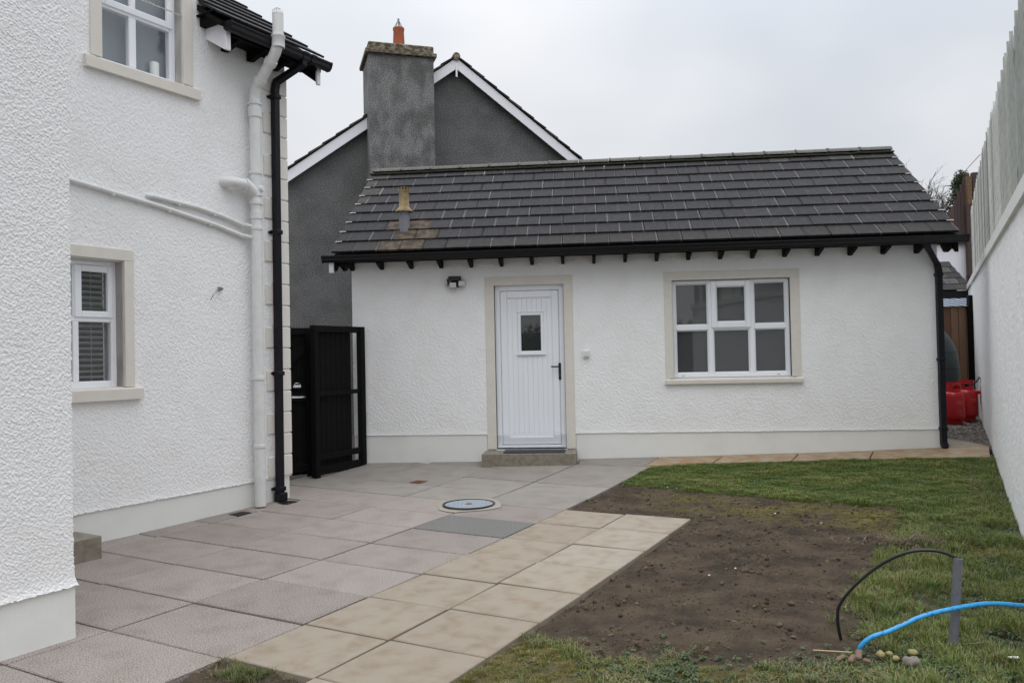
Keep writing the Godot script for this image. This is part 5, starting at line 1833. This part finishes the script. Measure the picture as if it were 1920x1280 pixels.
func stone_mesh(sd: int, rough_by: float) -> ArrayMesh:
	var r := RandomNumberGenerator.new()
	r.seed = sd
	var g := Geo.new()
	var pts: Array[Vector3] = []
	for k in 12:
		pts.append(Vector3.ZERO)
	var ph := (1.0 + sqrt(5.0)) / 2.0
	var base := [Vector3(-1, ph, 0), Vector3(1, ph, 0), Vector3(-1, -ph, 0), Vector3(1, -ph, 0), Vector3(0, -1, ph), Vector3(0, 1, ph), Vector3(0, -1, -ph), Vector3(0, 1, -ph), Vector3(ph, 0, -1), Vector3(ph, 0, 1), Vector3(-ph, 0, -1), Vector3(-ph, 0, 1)]
	for k in 12:
		pts[k] = (base[k] as Vector3).normalized() * (1.0 + rough_by * r.randf_range(-0.5, 0.5))
	for f in [[0, 11, 5], [0, 5, 1], [0, 1, 7], [0, 7, 10], [0, 10, 11], [1, 5, 9], [5, 11, 4], [11, 10, 2], [10, 7, 6], [7, 1, 8], [3, 9, 4], [3, 4, 2], [3, 2, 6], [3, 6, 8], [3, 8, 9], [4, 9, 5], [2, 4, 11], [6, 2, 10], [8, 6, 7], [9, 8, 1]]:
		g.tri(pts[f[0]], pts[f[1]], pts[f[2]])
	return g.done()

func round_stone(sd: int, rough_by: float) -> ArrayMesh:
	var f := noise(1.1, 2, FastNoiseLite.TYPE_SIMPLEX_SMOOTH, sd)
	var g := Geo.new()
	var n := 14
	for j in n + 1:
		for i in n * 2 + 1:
			var el := PI * (float(j) / n - 0.5)
			var az := TAU * i / (n * 2.0)
			var d := Vector3(cos(el) * cos(az), sin(el), cos(el) * sin(az))
			g.put(d * (1.0 + rough_by * f.get_noise_3dv(d * 1.3)), d)
	for j in n:
		for i in n * 2:
			var k := j * (n * 2 + 1) + i
			g.ix.append_array(PackedInt32Array([k, k + 1, k + n * 2 + 1, k + 1, k + n * 2 + 2, k + n * 2 + 1]))
	return g.done()

func scatter(called: String, mesh: Mesh, m: Material, list: Array[Transform3D], cols: Array[Color]) -> MultiMeshInstance3D:
	var mm := MultiMesh.new()
	mm.transform_format = MultiMesh.TRANSFORM_3D
	mm.use_colors = true
	mm.mesh = mesh
	mm.instance_count = list.size()
	for k in list.size():
		mm.set_instance_transform(k, list[k])
		mm.set_instance_color(k, cols[k])
	var o := MultiMeshInstance3D.new()
	o.name = numbered(called)
	o.multimesh = mm
	o.material_override = m
	add_child(o, true)
	o.set_meta("kind", "stuff")
	return o

# ------------------------------------------------------------------ yard things
func make_yard_things() -> void:
	# open black gate leaf against the outbuilding corner
	var gx := Vector3(0.3785, 0, -0.9256)
	var gz := Vector3(0.9256, 0, 0.3785)
	var g := thing("open_gate", "black timber gate leaf standing open against the outbuilding corner", "gate", "", Transform3D(Basis(gx, Vector3.UP, gz).orthonormalized(), Vector3(-0.214, 0, 0.989)))
	var fr := Geo.new()
	fr.box(Vector3(0.0, 0.075, -0.03), Vector3(0.075, 1.925, 0.05), 0.004)
	fr.box(Vector3(0.885, 0.125, -0.03), Vector3(0.975, 1.925, 0.045), 0.004)
	put("frame", fr.done(), M.black_stain, g)
	for q in [[0.10, 0.20], [0.28, 0.355], [1.06, 1.115], [1.845, 1.925]]:
		var r := Geo.new()
		r.box(Vector3(0.074, q[0], -0.02), Vector3(0.886, q[1], 0.03), 0.003)
		piece("rail", r.done(), M.black_stain, g)
	for k in 7:
		var b := Geo.new()
		var x := 0.076 + 0.098 * k
		b.box(Vector3(x, 0.19, -0.045), Vector3(x + 0.093, 1.90, -0.021), 0.004)
		piece("board", b.done(), M.black_stain, g)
	# the closed leaf beside it
	var cx := Vector3(0.80, 0, -0.60)
	var cz := Vector3(0.60, 0, 0.80)
	var c := thing("closed_gate", "black timber gate with diagonal brace and bright latch beside the house corner", "gate", "", Transform3D(Basis(cx, Vector3.UP, cz).orthonormalized(), Vector3(-1.01, 0, 1.335)))
	var cf := Geo.new()
	cf.box(Vector3(0.0, 0.06, -0.03), Vector3(0.09, 1.90, 0.03), 0.004)
	cf.box(Vector3(0.83, 0.06, -0.03), Vector3(0.92, 1.90, 0.03), 0.004)
	put("frame", cf.done(), M.black_stain, c)
	for q in [[0.14, 0.24], [1.0, 1.10], [1.82, 1.90]]:
		var r := Geo.new()
		r.box(Vector3(0.089, q[0], -0.02), Vector3(0.831, q[1], 0.022), 0.003)
		piece("rail", r.done(), M.black_stain, c)
	var br := Geo.new()
	br.prism(PackedVector2Array([Vector2(0.10, 1.10), Vector2(0.20, 1.10), Vector2(0.82, 1.60), Vector2(0.82, 1.68), Vector2(0.72, 1.68)]), -0.02, 0.020)
	put("brace", br.done(), M.black_stain, c)
	for k in 8:
		var b := Geo.new()
		var x := 0.08 + 0.096 * k
		b.box(Vector3(x, 0.10, -0.045), Vector3(x + 0.092, 1.88, -0.021), 0.004)
		piece("board", b.done(), M.black_stain, c)
	var gp := Geo.new()
	gp.box(Vector3(0.922, 0.03, -0.05), Vector3(0.955, 1.93, 0.035), 0.005)
	put("post", gp.done(), M.black_stain, c)
	var la := Geo.new()
	la.box(Vector3(0.66, 1.17, 0.022), Vector3(0.76, 1.20, 0.032), 0.003)
	la.box(Vector3(0.64, 1.04, 0.022), Vector3(0.82, 1.065, 0.03), 0.003)
	la.tube(PackedVector3Array([Vector3(0.66, 1.185, 0.03), Vector3(0.68, 1.225, 0.05), Vector3(0.74, 1.225, 0.05), Vector3(0.76, 1.185, 0.03)]), PackedFloat32Array([0.006]), 8)
	put("latch", la.done(), M.chrome, c)
	# round inspection cover
	var y := ground_y(1.905, 2.49)
	var mh := thing("inspection_cover", "round grey steel inspection cover with rusty centre set in the patio", "manhole cover", "", Transform3D(Basis(), Vector3(1.905, y + 0.004, 2.49)))
	var d := Geo.new()
	d.lathe([Vector2(0.235, 0.0), Vector2(0.235, 0.006), Vector2(0.0, 0.0065)], 48)
	put("disc", d.done(), M.cover_metal, mh)
	var ri := Geo.new()
	ri.lathe([Vector2(0.262, 0.0), Vector2(0.262, 0.012), Vector2(0.244, 0.012), Vector2(0.244, 0.0)], 48)
	put("rim", ri.done(), M.black_metal, mh)
	var bo := Geo.new()
	bo.lathe([Vector2(0.035, 0.006), Vector2(0.033, 0.010), Vector2(0.0, 0.011)], 16)
	put("boss", bo.done(), M.rust, mh)
	var pat := Geo.new()
	for k in 90:
		var an := k * 2.39996
		var r := 0.024 * sqrt(k + 3.0)
		if r > 0.225:
			continue
		pat.xf = Transform3D(Basis(Vector3.UP, an), Vector3(cos(an) * r, 0.0062, sin(an) * r))
		pat.box(Vector3(-0.008, 0.0, -0.003), Vector3(0.008, 0.0025, 0.003), 0.001)
	put("tread", pat.done(), M.cover_metal, mh)
	# small drains
	drain(Vector2(-0.31, 2.83), 0.17, 0.13, "small black drain grating by the house plinth, left of the white pipe".replace("left of", "just before"), M.black_metal)
	drain(Vector2(-0.02, 2.31), 0.16, 0.13, "small black drain hole under the black downpipe", M.black_metal)
	drain(Vector2(1.13, 1.25), 0.16, 0.15, "small rusty square drain cover set in a patio slab near the gate", M.rust)
	# floodlight
	var fl := thing("security_light", "black solar security light with three small lamp heads, left of the door".replace(", left of the door", " on the outbuilding wall"), "security light", "", Transform3D(Basis(), Vector3(1.40, 2.47, 0.01)))
	var pa := Geo.new()
	pa.xf = Transform3D(Basis(Vector3.UP, 0.15) * Basis(Vector3.RIGHT, 0.5), Vector3(0.0, 0.065, 0.06))
	pa.box(Vector3(-0.085, -0.012, -0.055), Vector3(0.085, 0.006, 0.06), 0.004)
	put("solar_panel", pa.done(), M.black_metal, fl)
	var br2 := Geo.new()
	br2.box(Vector3(-0.05, -0.05, 0.0), Vector3(0.05, 0.06, 0.03), 0.005)
	br2.tube(PackedVector3Array([Vector3(-0.10, 0.01, 0.04), Vector3(0.11, 0.0, 0.06)]), PackedFloat32Array([0.008]), 8)
	put("bracket", br2.done(), M.black_metal, fl)
	for q in [[-0.02, -0.03, 0.10, 0.1, 0.0], [0.095, -0.01, 0.08, 0.5, 0.1], [-0.115, 0.01, 0.07, -1.1, 0.1]]:
		var ho := Geo.new()
		ho.xf = Transform3D(Basis(Vector3.UP, q[3]) * Basis(Vector3.RIGHT, 0.15), Vector3(q[0], q[1], q[2]))
		ho.box(Vector3(-0.048, -0.038, -0.04), Vector3(0.048, 0.038, 0.0), 0.012)
		var lh := piece("lamp_head", ho.done(), M.black_metal, fl)
		var le := Geo.new()
		le.xf = ho.xf
		le.box(Vector3(-0.043, -0.033, -0.003), Vector3(0.043, 0.033, 0.004), 0.003)
		for a in 2:
			for b in 3:
				le.box(Vector3(-0.03 + 0.023 * b, -0.02 + 0.024 * a, 0.003), Vector3(-0.016 + 0.023 * b, -0.006 + 0.024 * a, 0.007), 0.002)
		piece("lens", le.done(), M.lamp_lens, lh)
	var ss := thing("outdoor_switch", "small grey weatherproof switch box on the wall beside the door", "switch", "", Transform3D(Basis(), Vector3(3.09, 1.515, 0.008)))
	var s1 := Geo.new()
	s1.box(Vector3(-0.042, -0.048, 0.0), Vector3(0.042, 0.048, 0.045), 0.008)
	put("box", s1.done(), M.pvc_trim, ss)
	var s2 := Geo.new()
	s2.box(Vector3(-0.022, -0.03, 0.044), Vector3(0.022, 0.03, 0.054), 0.004)
	put("rocker", s2.done(), M.pvc_pipe, ss)
	# grey conduit with the black cable that goes into it
	var cp := thing("grey_conduit", "upright grey plastic pipe standing open-ended in the rough grass", "pipe", "", Transform3D(Basis(), Vector3(4.894, 0.0, 6.219)))
	var pipe := Geo.new()
	var dir := Vector3(0.036, 0.445, 0.0)
	var bs := Basis(Vector3(dir.y, -dir.x, 0).normalized(), dir.normalized(), Vector3(0, 0, 1))
	pipe.xf = Transform3D(bs, Vector3(-0.005, -0.06, 0))
	pipe.lathe([Vector2(0.0215, 0.0), Vector2(0.0215, 0.515), Vector2(0.0185, 0.516), Vector2(0.0185, 0.30), Vector2(0.0, 0.30)], 24)
	put("pipe", pipe.done(), M.grey_pipe, cp)
	var cb := Geo.new()
	cb.tube(smooth_path([Vector3(4.925, 0.38, 6.219), Vector3(4.922, 0.445, 6.215), Vector3(4.895, 0.468, 6.21), Vector3(4.838, 0.485, 6.2), Vector3(4.76, 0.482, 6.18), Vector3(4.69, 0.460, 6.16), Vector3(4.61, 0.405, 6.12), Vector3(4.535, 0.33, 6.08), Vector3(4.465, 0.24, 6.04), Vector3(4.415, 0.15, 6.01), Vector3(4.408, 0.08, 6.0), Vector3(4.415, 0.02, 5.99), Vector3(4.43, -0.05, 5.98)]), PackedFloat32Array([0.0085]), 10)
	tag(put("black_cable", cb.done(), M.cable_black), "black cable arching out of the grey pipe down into the soil", "cable")
	var wp := Geo.new()
	wp.tube(smooth_path([Vector3(4.415, -0.06, 6.31), Vector3(4.412, 0.01, 6.315), Vector3(4.42, 0.055, 6.33), Vector3(4.465, 0.10, 6.34), Vector3(4.54, 0.13, 6.345), Vector3(4.62, 0.16, 6.33), Vector3(4.72, 0.196, 6.31), Vector3(4.84, 0.218, 6.285), Vector3(4.98, 0.232, 6.25), Vector3(5.10, 0.226, 6.20), Vector3(5.25, 0.20, 6.14), Vector3(5.5, 0.14, 6.0), Vector3(5.8, 0.05, 5.8), Vector3(6.0, -0.05, 5.7)]), PackedFloat32Array([0.0112]), 14)
	var bp := put("blue_pipe", wp.done(), M.blue_pipe)
	tag(bp, "bright blue plastic water pipe curving over the grass past the grey pipe", "water pipe")
	var di := Geo.new()
	for q in [[4.585, 0.146, 6.338], [4.62, 0.160, 6.33], [4.652, 0.172, 6.324], [4.70, 0.189, 6.314], [4.735, 0.1995, 6.307]]:
		di.tube(PackedVector3Array([Vector3(q[0] - 0.016, q[1] - 0.004, q[2]), Vector3(q[0] + 0.012, q[1] + 0.004, q[2] - 0.004)]), PackedFloat32Array([0.0116]), 14, false)
	piece("mud_smear", di.done(), M.blue_dirt, bp)
	# stones and shards by the pipe end
	var rs := [["stone", Vector3(4.50, 0.025, 6.36), Vector3(0.026, 0.020, 0.022), "mossy yellow stone nearest the blue pipe end", "stone_yellow"], ["stone", Vector3(4.555, 0.022, 6.40), Vector3(0.020, 0.016, 0.017), "smaller yellow stone between two yellow stones and the flat grey one", "stone_yellow"], ["stone", Vector3(4.545, 0.024, 6.345), Vector3(0.019, 0.016, 0.017), "yellow stone lying behind the other yellow stones", "stone_yellow"], ["stone", Vector3(4.66, 0.026, 6.33), Vector3(0.030, 0.019, 0.022), "yellow stone lying apart, closest to the grey conduit", "stone_yellow"], ["stone", Vector3(4.605, 0.028, 6.455), Vector3(0.050, 0.030, 0.035), "flat grey stone, largest of the stones by the blue pipe", "stone_grey"]]
	for k in rs.size():
		var st := put(rs[k][0], round_stone(200 + k, 0.5), M[rs[k][4]])
		st.transform = Transform3D(Basis(Vector3.UP, k * 1.3).scaled(rs[k][2] * 0.78), rs[k][1])
		tag(st, rs[k][3], "stone", "stones by the blue pipe")
	var sd := [[Vector3(4.30, 0.022, 6.40), Vector3(0.030, 0.006, 0.012), 0.6, "brown clay shard lying furthest from the blue pipe"], [Vector3(4.345, 0.03, 6.425), Vector3(0.028, 0.007, 0.013), 0.9, "brown clay shard in the middle of the heap of shards"], [Vector3(4.385, 0.04, 6.40), Vector3(0.030, 0.007, 0.015), 1.2, "brown clay shard leaning on the blue pipe end"], [Vector3(4.41, 0.025, 6.44), Vector3(0.018, 0.008, 0.012), -0.4, "small curled brown shard under the blue pipe end"]]
	for q in sd:
		var m := Geo.new()
		m.box(-q[1], q[1], 0.006)
		var st := put("clay_shard", m.done(), M.shard)
		st.transform = Transform3D(Basis(Vector3.UP, q[2]) * Basis(Vector3(0, 0, 1), 0.35 * q[2]), q[0])
		tag(st, q[3], "shard", "clay shards by the blue pipe")
	var tw := Geo.new()
	tw.tube(PackedVector3Array([Vector3(4.20, 0.02, 6.30), Vector3(4.30, 0.026, 6.33), Vector3(4.37, 0.03, 6.35)]), PackedFloat32Array([0.0035]), 6)
	tag(put("dry_stick", tw.done(), M.copper), "thin dry stick on the soil pointing at the clay shards", "stick")
	var ti := Geo.new()
	ti.tube(PackedVector3Array([Vector3(4.94, 0.03, 6.22), Vector3(5.04, 0.035, 6.21)]), PackedFloat32Array([0.004]), 6)
	tag(put("dry_stick", ti.done(), M.stone_grey), "short pale stick beside the foot of the grey conduit", "stick")
	var wl := put("white_scrap", round_stone(260, 0.4), M.white_stone)
	wl.transform = Transform3D(Basis(Vector3.UP, 0.5).scaled(Vector3(0.026, 0.006, 0.011)), Vector3(5.09, 0.035, 6.40))
	tag(wl, "small white scrap lying in the grass near the grey conduit", "scrap")

func make_pebbles() -> void:
	for q in [[3.93, 1.72, "tiny white pebble at the far soil edge by the lawn, nearest the patio"], [4.02, 1.78, "tiny white pebble at the far soil edge, just beyond the one nearest the patio"], [4.75, 3.05, "tiny white pebble on the mossy belt of the soil"], [5.05, 3.4, "tiny white pebble on bare soil towards the garden wall"], [3.9, 4.9, "tiny white pebble amid the bare soil, the one nearer the buff slabs"], [4.1, 4.75, "tiny white pebble amid the bare soil, the one nearer the black cable"], [6.3, 3.2, "tiny white pebble lying in the grass beyond the bare soil"]]:
		var p := Vector2(q[0], q[1])
		var m := put("white_pebble", round_stone(300, 0.5), M.white_stone)
		m.transform = Transform3D(Basis(Vector3.UP, q[0] * 7.0).scaled(Vector3(0.008, 0.005, 0.006)), Vector3(p.x, bed_y(p) + 0.010, p.y))
		tag(m, q[2], "pebble", "white pebbles about the bare soil")

func smooth_path(p: Array) -> PackedVector3Array:
	var c := Curve3D.new()
	for k in p.size():
		var a: Vector3 = p[maxi(k - 1, 0)]
		var b: Vector3 = p[mini(k + 1, p.size() - 1)]
		var t := (b - a) / 6.0
		c.add_point(p[k], -t, t)
	c.bake_interval = 0.012
	return c.get_baked_points()

func drain(at: Vector2, w: float, d: float, label: String, m: Material) -> void:
	var y := ground_y(at.x, at.y)
	var o := thing("drain_cover", label, "drain", "", Transform3D(Basis(Vector3.UP, -atan2(GE.y, GE.x)), Vector3(at.x, y + 0.003, at.y)))
	var f := Geo.new()
	f.box(Vector3(-w / 2, -0.03, -d / 2), Vector3(w / 2, 0.001, d / 2), 0.001)
	put("recess", f.done(), m, o)
	for k in 5:
		var b := Geo.new()
		var x := -w / 2 + w * (k + 0.5) / 5
		b.box(Vector3(x - 0.006, 0.0, -d / 2 + 0.008), Vector3(x + 0.006, 0.005, d / 2 - 0.008), 0.001)
		piece("bar", b.done(), m, o)

# ------------------------------------------------------------------ grass, weeds, crumbs
func blade_tuft(n: int, h: float, spread: float, w: float, sd: int) -> ArrayMesh:
	var r := RandomNumberGenerator.new()
	r.seed = sd
	var g := Geo.new()
	g.tinted = true
	for k in n:
		var an := r.randf() * TAU
		var root := Vector3(cos(an), 0, sin(an)) * spread * sqrt(r.randf())
		var lean := Vector3(cos(an + r.randf_range(-0.8, 0.8)), 0, sin(an + r.randf_range(-0.8, 0.8))) * r.randf_range(0.15, 0.9)
		var hh := h * r.randf_range(0.55, 1.15)
		var side := Vector3(-lean.z, 0, lean.x).normalized() * w
		var mid := root + Vector3.UP * hh * 0.6 + lean * hh * 0.3
		var tip := root + Vector3.UP * hh * r.randf_range(0.75, 1.0) + lean * hh * 0.9
		g.col = g3(r.randf_range(0.7, 1.25))
		g.quad(root - side, root + side, mid + side * 0.8, mid - side * 0.8)
		g.tri(mid - side * 0.8, mid + side * 0.8, tip)
	return g.done()

func flat_tuft(n: int, h: float, sd: int) -> ArrayMesh: # dead blades lying every way
	var r := RandomNumberGenerator.new()
	r.seed = sd
	var g := Geo.new()
	g.tinted = true
	for k in n:
		var an := r.randf() * TAU
		var d := Vector3(cos(an), r.randf_range(0.02, 0.45), sin(an)).normalized()
		var root := Vector3(r.randf_range(-0.03, 0.03), r.randf_range(0.004, 0.02), r.randf_range(-0.03, 0.03))
		var side := Vector3(-d.z, 0, d.x).normalized() * 0.0014
		var l := h * r.randf_range(0.4, 1.2)
		var mid := root + d * l * 0.55
		var tip := mid + (d + Vector3(0, -0.5, 0)).normalized() * l * 0.45
		g.col = g3(r.randf_range(0.6, 1.0))
		g.quad(root - side, root + side, mid + side, mid - side)
		g.tri(mid - side, mid + side, tip)
	return g.done()

func leaf_cluster(sd: int) -> ArrayMesh:
	var r := RandomNumberGenerator.new()
	r.seed = sd
	var g := Geo.new()
	g.tinted = true
	for k in 9:
		var an := TAU * k / 9 + r.randf()
		var out := Vector3(cos(an), 0, sin(an))
		var rad := r.randf_range(0.3, 1.0)
		var c := out * rad + Vector3.UP * r.randf_range(0.15, 0.7)
		var s := r.randf_range(0.25, 0.42)
		var nrm := (Vector3.UP + out * r.randf_range(-0.2, 0.7)).normalized()
		var a := nrm.cross(out).normalized() * s
		var b := a.cross(nrm).normalized() * s
		g.col = g3(r.randf_range(0.7, 1.3))
		for q in 6:
			var t0 := TAU * q / 6
			var t1 := TAU * (q + 1) / 6
			g.tri(c, c + a * cos(t0) + b * sin(t0) * 1.25, c + a * cos(t1) + b * sin(t1) * 1.25)
	return g.done()

func make_planting() -> void:
	var lists := [[], [], [], []]
	var short: Array[Transform3D] = []
	var short_c: Array[Color] = []
	var long: Array[Transform3D] = []
	var long_c: Array[Color] = []
	var flat: Array[Transform3D] = []
	var flat_c: Array[Color] = []
	var moss: Array[Transform3D] = []
	var moss_c: Array[Color] = []
	var crumb: Array[Transform3D] = []
	var crumb_c: Array[Color] = []
	var leaf: Array[Transform3D] = []
	var leaf_c: Array[Color] = []
	var tries := 230000
	for k in tries:
		var p := Vector2(rng.randf_range(1.2, 7.9), rng.randf_range(0.40, 8.6))
		# inside the garden wall, off the slabs, in front of the path
		var wallside := (p.x - 7.758) * 0.921 + (p.y - 0.688) * 0.390
		if wallside > -0.02 or on_slabs(p):
			continue
		if p.x > 3.6 and p.y < (0.585 if p.x < 4.1 else (0.475 + 0.012 * sin(p.x * 9.0) if p.x < 6.4 else lerpf(0.50, 0.69, (p.x - 6.4) / 1.35))):
			continue
		var w := cover(p)
		var y := bed_y(p)
		var a := fn_a.get_noise_2d(p.x * 0.8 + 5.0, p.y * 0.8)
		var b := fn_b.get_noise_2d(p.x * 0.6, p.y * 0.6 + 20.0)
		var turn := Basis(Vector3.UP, rng.randf() * TAU)
		var rough_grass := clampf(smoothstep(3.0, 4.4, p.y) + smoothstep(-0.45, -0.12, wallside) * 0.7, 0.0, 1.0)
		if rng.randf() < w.x * (1.0 - 0.93 * w.y):
			var thin := clampf(0.5 - a * 2.0 - b * 1.1, 0.0, 0.93) * rough_grass
			if rng.randf() < thin:
				pass
			else:
				var green := Color(0.095, 0.180, 0.032).lerp(Color(0.205, 0.250, 0.055), clampf(0.5 + a + rng.randf_range(-0.3, 0.3), 0.0, 1.0))
				green = green.lerp(Color(0.25, 0.215, 0.09), clampf(rng.randf_range(-0.7, 0.5) + 0.32 * rough_grass + 0.5 * b, 0.0, 0.75))
				var tall := rough_grass * rng.randf() > 0.5 and (p.y < 5.9 or p.x > 4.5)
				var s := rng.randf_range(0.75, 1.2) * (1.0 + 0.45 * a)
				if rng.randf() < 0.05 + 0.16 * rough_grass:
					flat.append(Transform3D(turn.scaled(Vector3(s, s, s)), Vector3(p.x, y, p.y)))
					flat_c.append(Color(0.30, 0.25, 0.13).lerp(Color(0.15, 0.14, 0.06), rng.randf()))
				elif tall:
					long.append(Transform3D(turn.scaled(Vector3(s, s * rng.randf_range(0.7, 1.1), s)), Vector3(p.x, y, p.y)))
					long_c.append(green)
				else:
					short.append(Transform3D(turn.scaled(Vector3(s, s * 0.9, s)), Vector3(p.x, y, p.y)))
					short_c.append(green)
		elif rng.randf() < w.y * (1.0 - 0.55 * w.z):
			var s := rng.randf_range(0.6, 1.1)
			moss.append(Transform3D(turn.scaled(Vector3(s, s * 0.8, s)), Vector3(p.x, y - 0.002, p.y)))
			moss_c.append(Color(0.27, 0.23, 0.06).lerp(Color(0.13, 0.14, 0.035), rng.randf()))
		elif w.z > 0.5 and rng.randf() < clampf(0.28 + 0.9 * (b + 0.6 * a), 0.06, 0.9):
			var s := rng.randf_range(0.0015, 0.006) if rng.randf() < 0.945 else rng.randf_range(0.007, 0.020)
			crumb.append(Transform3D(Basis.from_euler(Vector3(rng.randf() * 6, rng.randf() * 6, rng.randf() * 6)).scaled(Vector3(s, s * 0.75, s)), Vector3(p.x, y + s * 0.2, p.y)))
			var v := rng.randf_range(0.035, 0.13)
			crumb_c.append(Color(v, v * 0.72, v * 0.48))
			if rng.randf() < 0.035:
				short.append(Transform3D(turn.scaled(Vector3(0.6, 0.45, 0.6)), Vector3(p.x, y, p.y)))
				short_c.append(Color(0.07, 0.11, 0.03))
	# broad-leaved weeds round the pipes and along the wall
	for k in 2300:
		var c: Vector2 = [Vector2(4.78, 6.52), Vector2(5.0, 6.1), Vector2(6.25, 4.0), Vector2(4.3, 6.6), Vector2(5.9, 4.9), Vector2(3.45, 6.6), Vector2(5.5, 5.6), Vector2(4.72, 6.5)][rng.randi_range(0, 7)]
		var p := c + Vector2(rng.randfn(), rng.randfn()) * 0.17
		var wallside := (p.x - 7.758) * 0.921 + (p.y - 0.688) * 0.390
		if wallside > -0.04 or on_slabs(p):
			continue
		var s := rng.randf_range(0.010, 0.022)
		leaf.append(Transform3D(Basis(Vector3.UP, rng.randf() * TAU).scaled(Vector3(s, s, s)), Vector3(p.x, bed_y(p) + rng.randf_range(0.0, 0.02), p.y)))
		leaf_c.append(Color(0.045, 0.085, 0.028).lerp(Color(0.10, 0.13, 0.05), rng.randf()))
	for k in 70:
		var c := Vector2(rng.randf_range(4.4, 7.4), rng.randf_range(2.6, 7.0))
		for j in 14:
			var p := c + Vector2(rng.randfn(), rng.randfn()) * 0.045
			var wallside := (p.x - 7.758) * 0.921 + (p.y - 0.688) * 0.390
			if wallside > -0.03 or on_slabs(p) or cover(p).x < 0.6:
				continue
			var s := rng.randf_range(0.9, 1.5)
			long.append(Transform3D(Basis(Vector3.UP, rng.randf() * TAU).scaled(Vector3(s, s, s)), Vector3(p.x, bed_y(p), p.y)))
			long_c.append(Color(0.11, 0.19, 0.04).lerp(Color(0.20, 0.21, 0.07), rng.randf()))
	# a tangle of dead stalks at the corner of the bare patch
	for k in 60:
		var p := Vector2(5.45, 4.15) + Vector2(rng.randfn() * 0.13, rng.randfn() * 0.10)
		flat.append(Transform3D(Basis(Vector3.UP, rng.randf() * TAU).scaled(Vector3(1.6, 1.6, 1.6)), Vector3(p.x, bed_y(p) + 0.01, p.y)))
		flat_c.append(Color(0.30, 0.22, 0.14).lerp(Color(0.16, 0.11, 0.07), rng.randf()))
	# tufts in the gap at the near corner of the slabs
	for k in 90:
		var p := Vector2(1.40, 6.60) + Vector2(rng.randfn() * 0.07, rng.randfn() * 0.05)
		if on_slabs(p):
			continue
		var s := rng.randf_range(0.7, 1.2)
		long.append(Transform3D(Basis(Vector3.UP, rng.randf() * TAU).scaled(Vector3(s, s * 0.5, s)), Vector3(p.x, bed_y(p), p.y)))
		long_c.append(Color(0.14, 0.15, 0.05).lerp(Color(0.09, 0.12, 0.03), rng.randf()))
	scatter("lawn_grass", blade_tuft(9, 0.034, 0.022, 0.0016, 3), M.blade, short, short_c)
	scatter("rough_grass", blade_tuft(11, 0.062, 0.026, 0.0017, 4), M.blade, long, long_c)
	scatter("dry_grass", flat_tuft(10, 0.075, 7), M.blade, flat, flat_c)
	scatter("moss", blade_tuft(22, 0.013, 0.028, 0.0017, 5), M.blade, moss, moss_c)
	scatter("weeds", leaf_cluster(6), M.leaf, leaf, leaf_c)
	scatter("soil_crumbs", stone_mesh(8, 0.7), M.crumb, crumb, crumb_c)
	print("grass %d %d moss %d crumbs %d" % [short.size(), long.size(), moss.size(), crumb.size()])
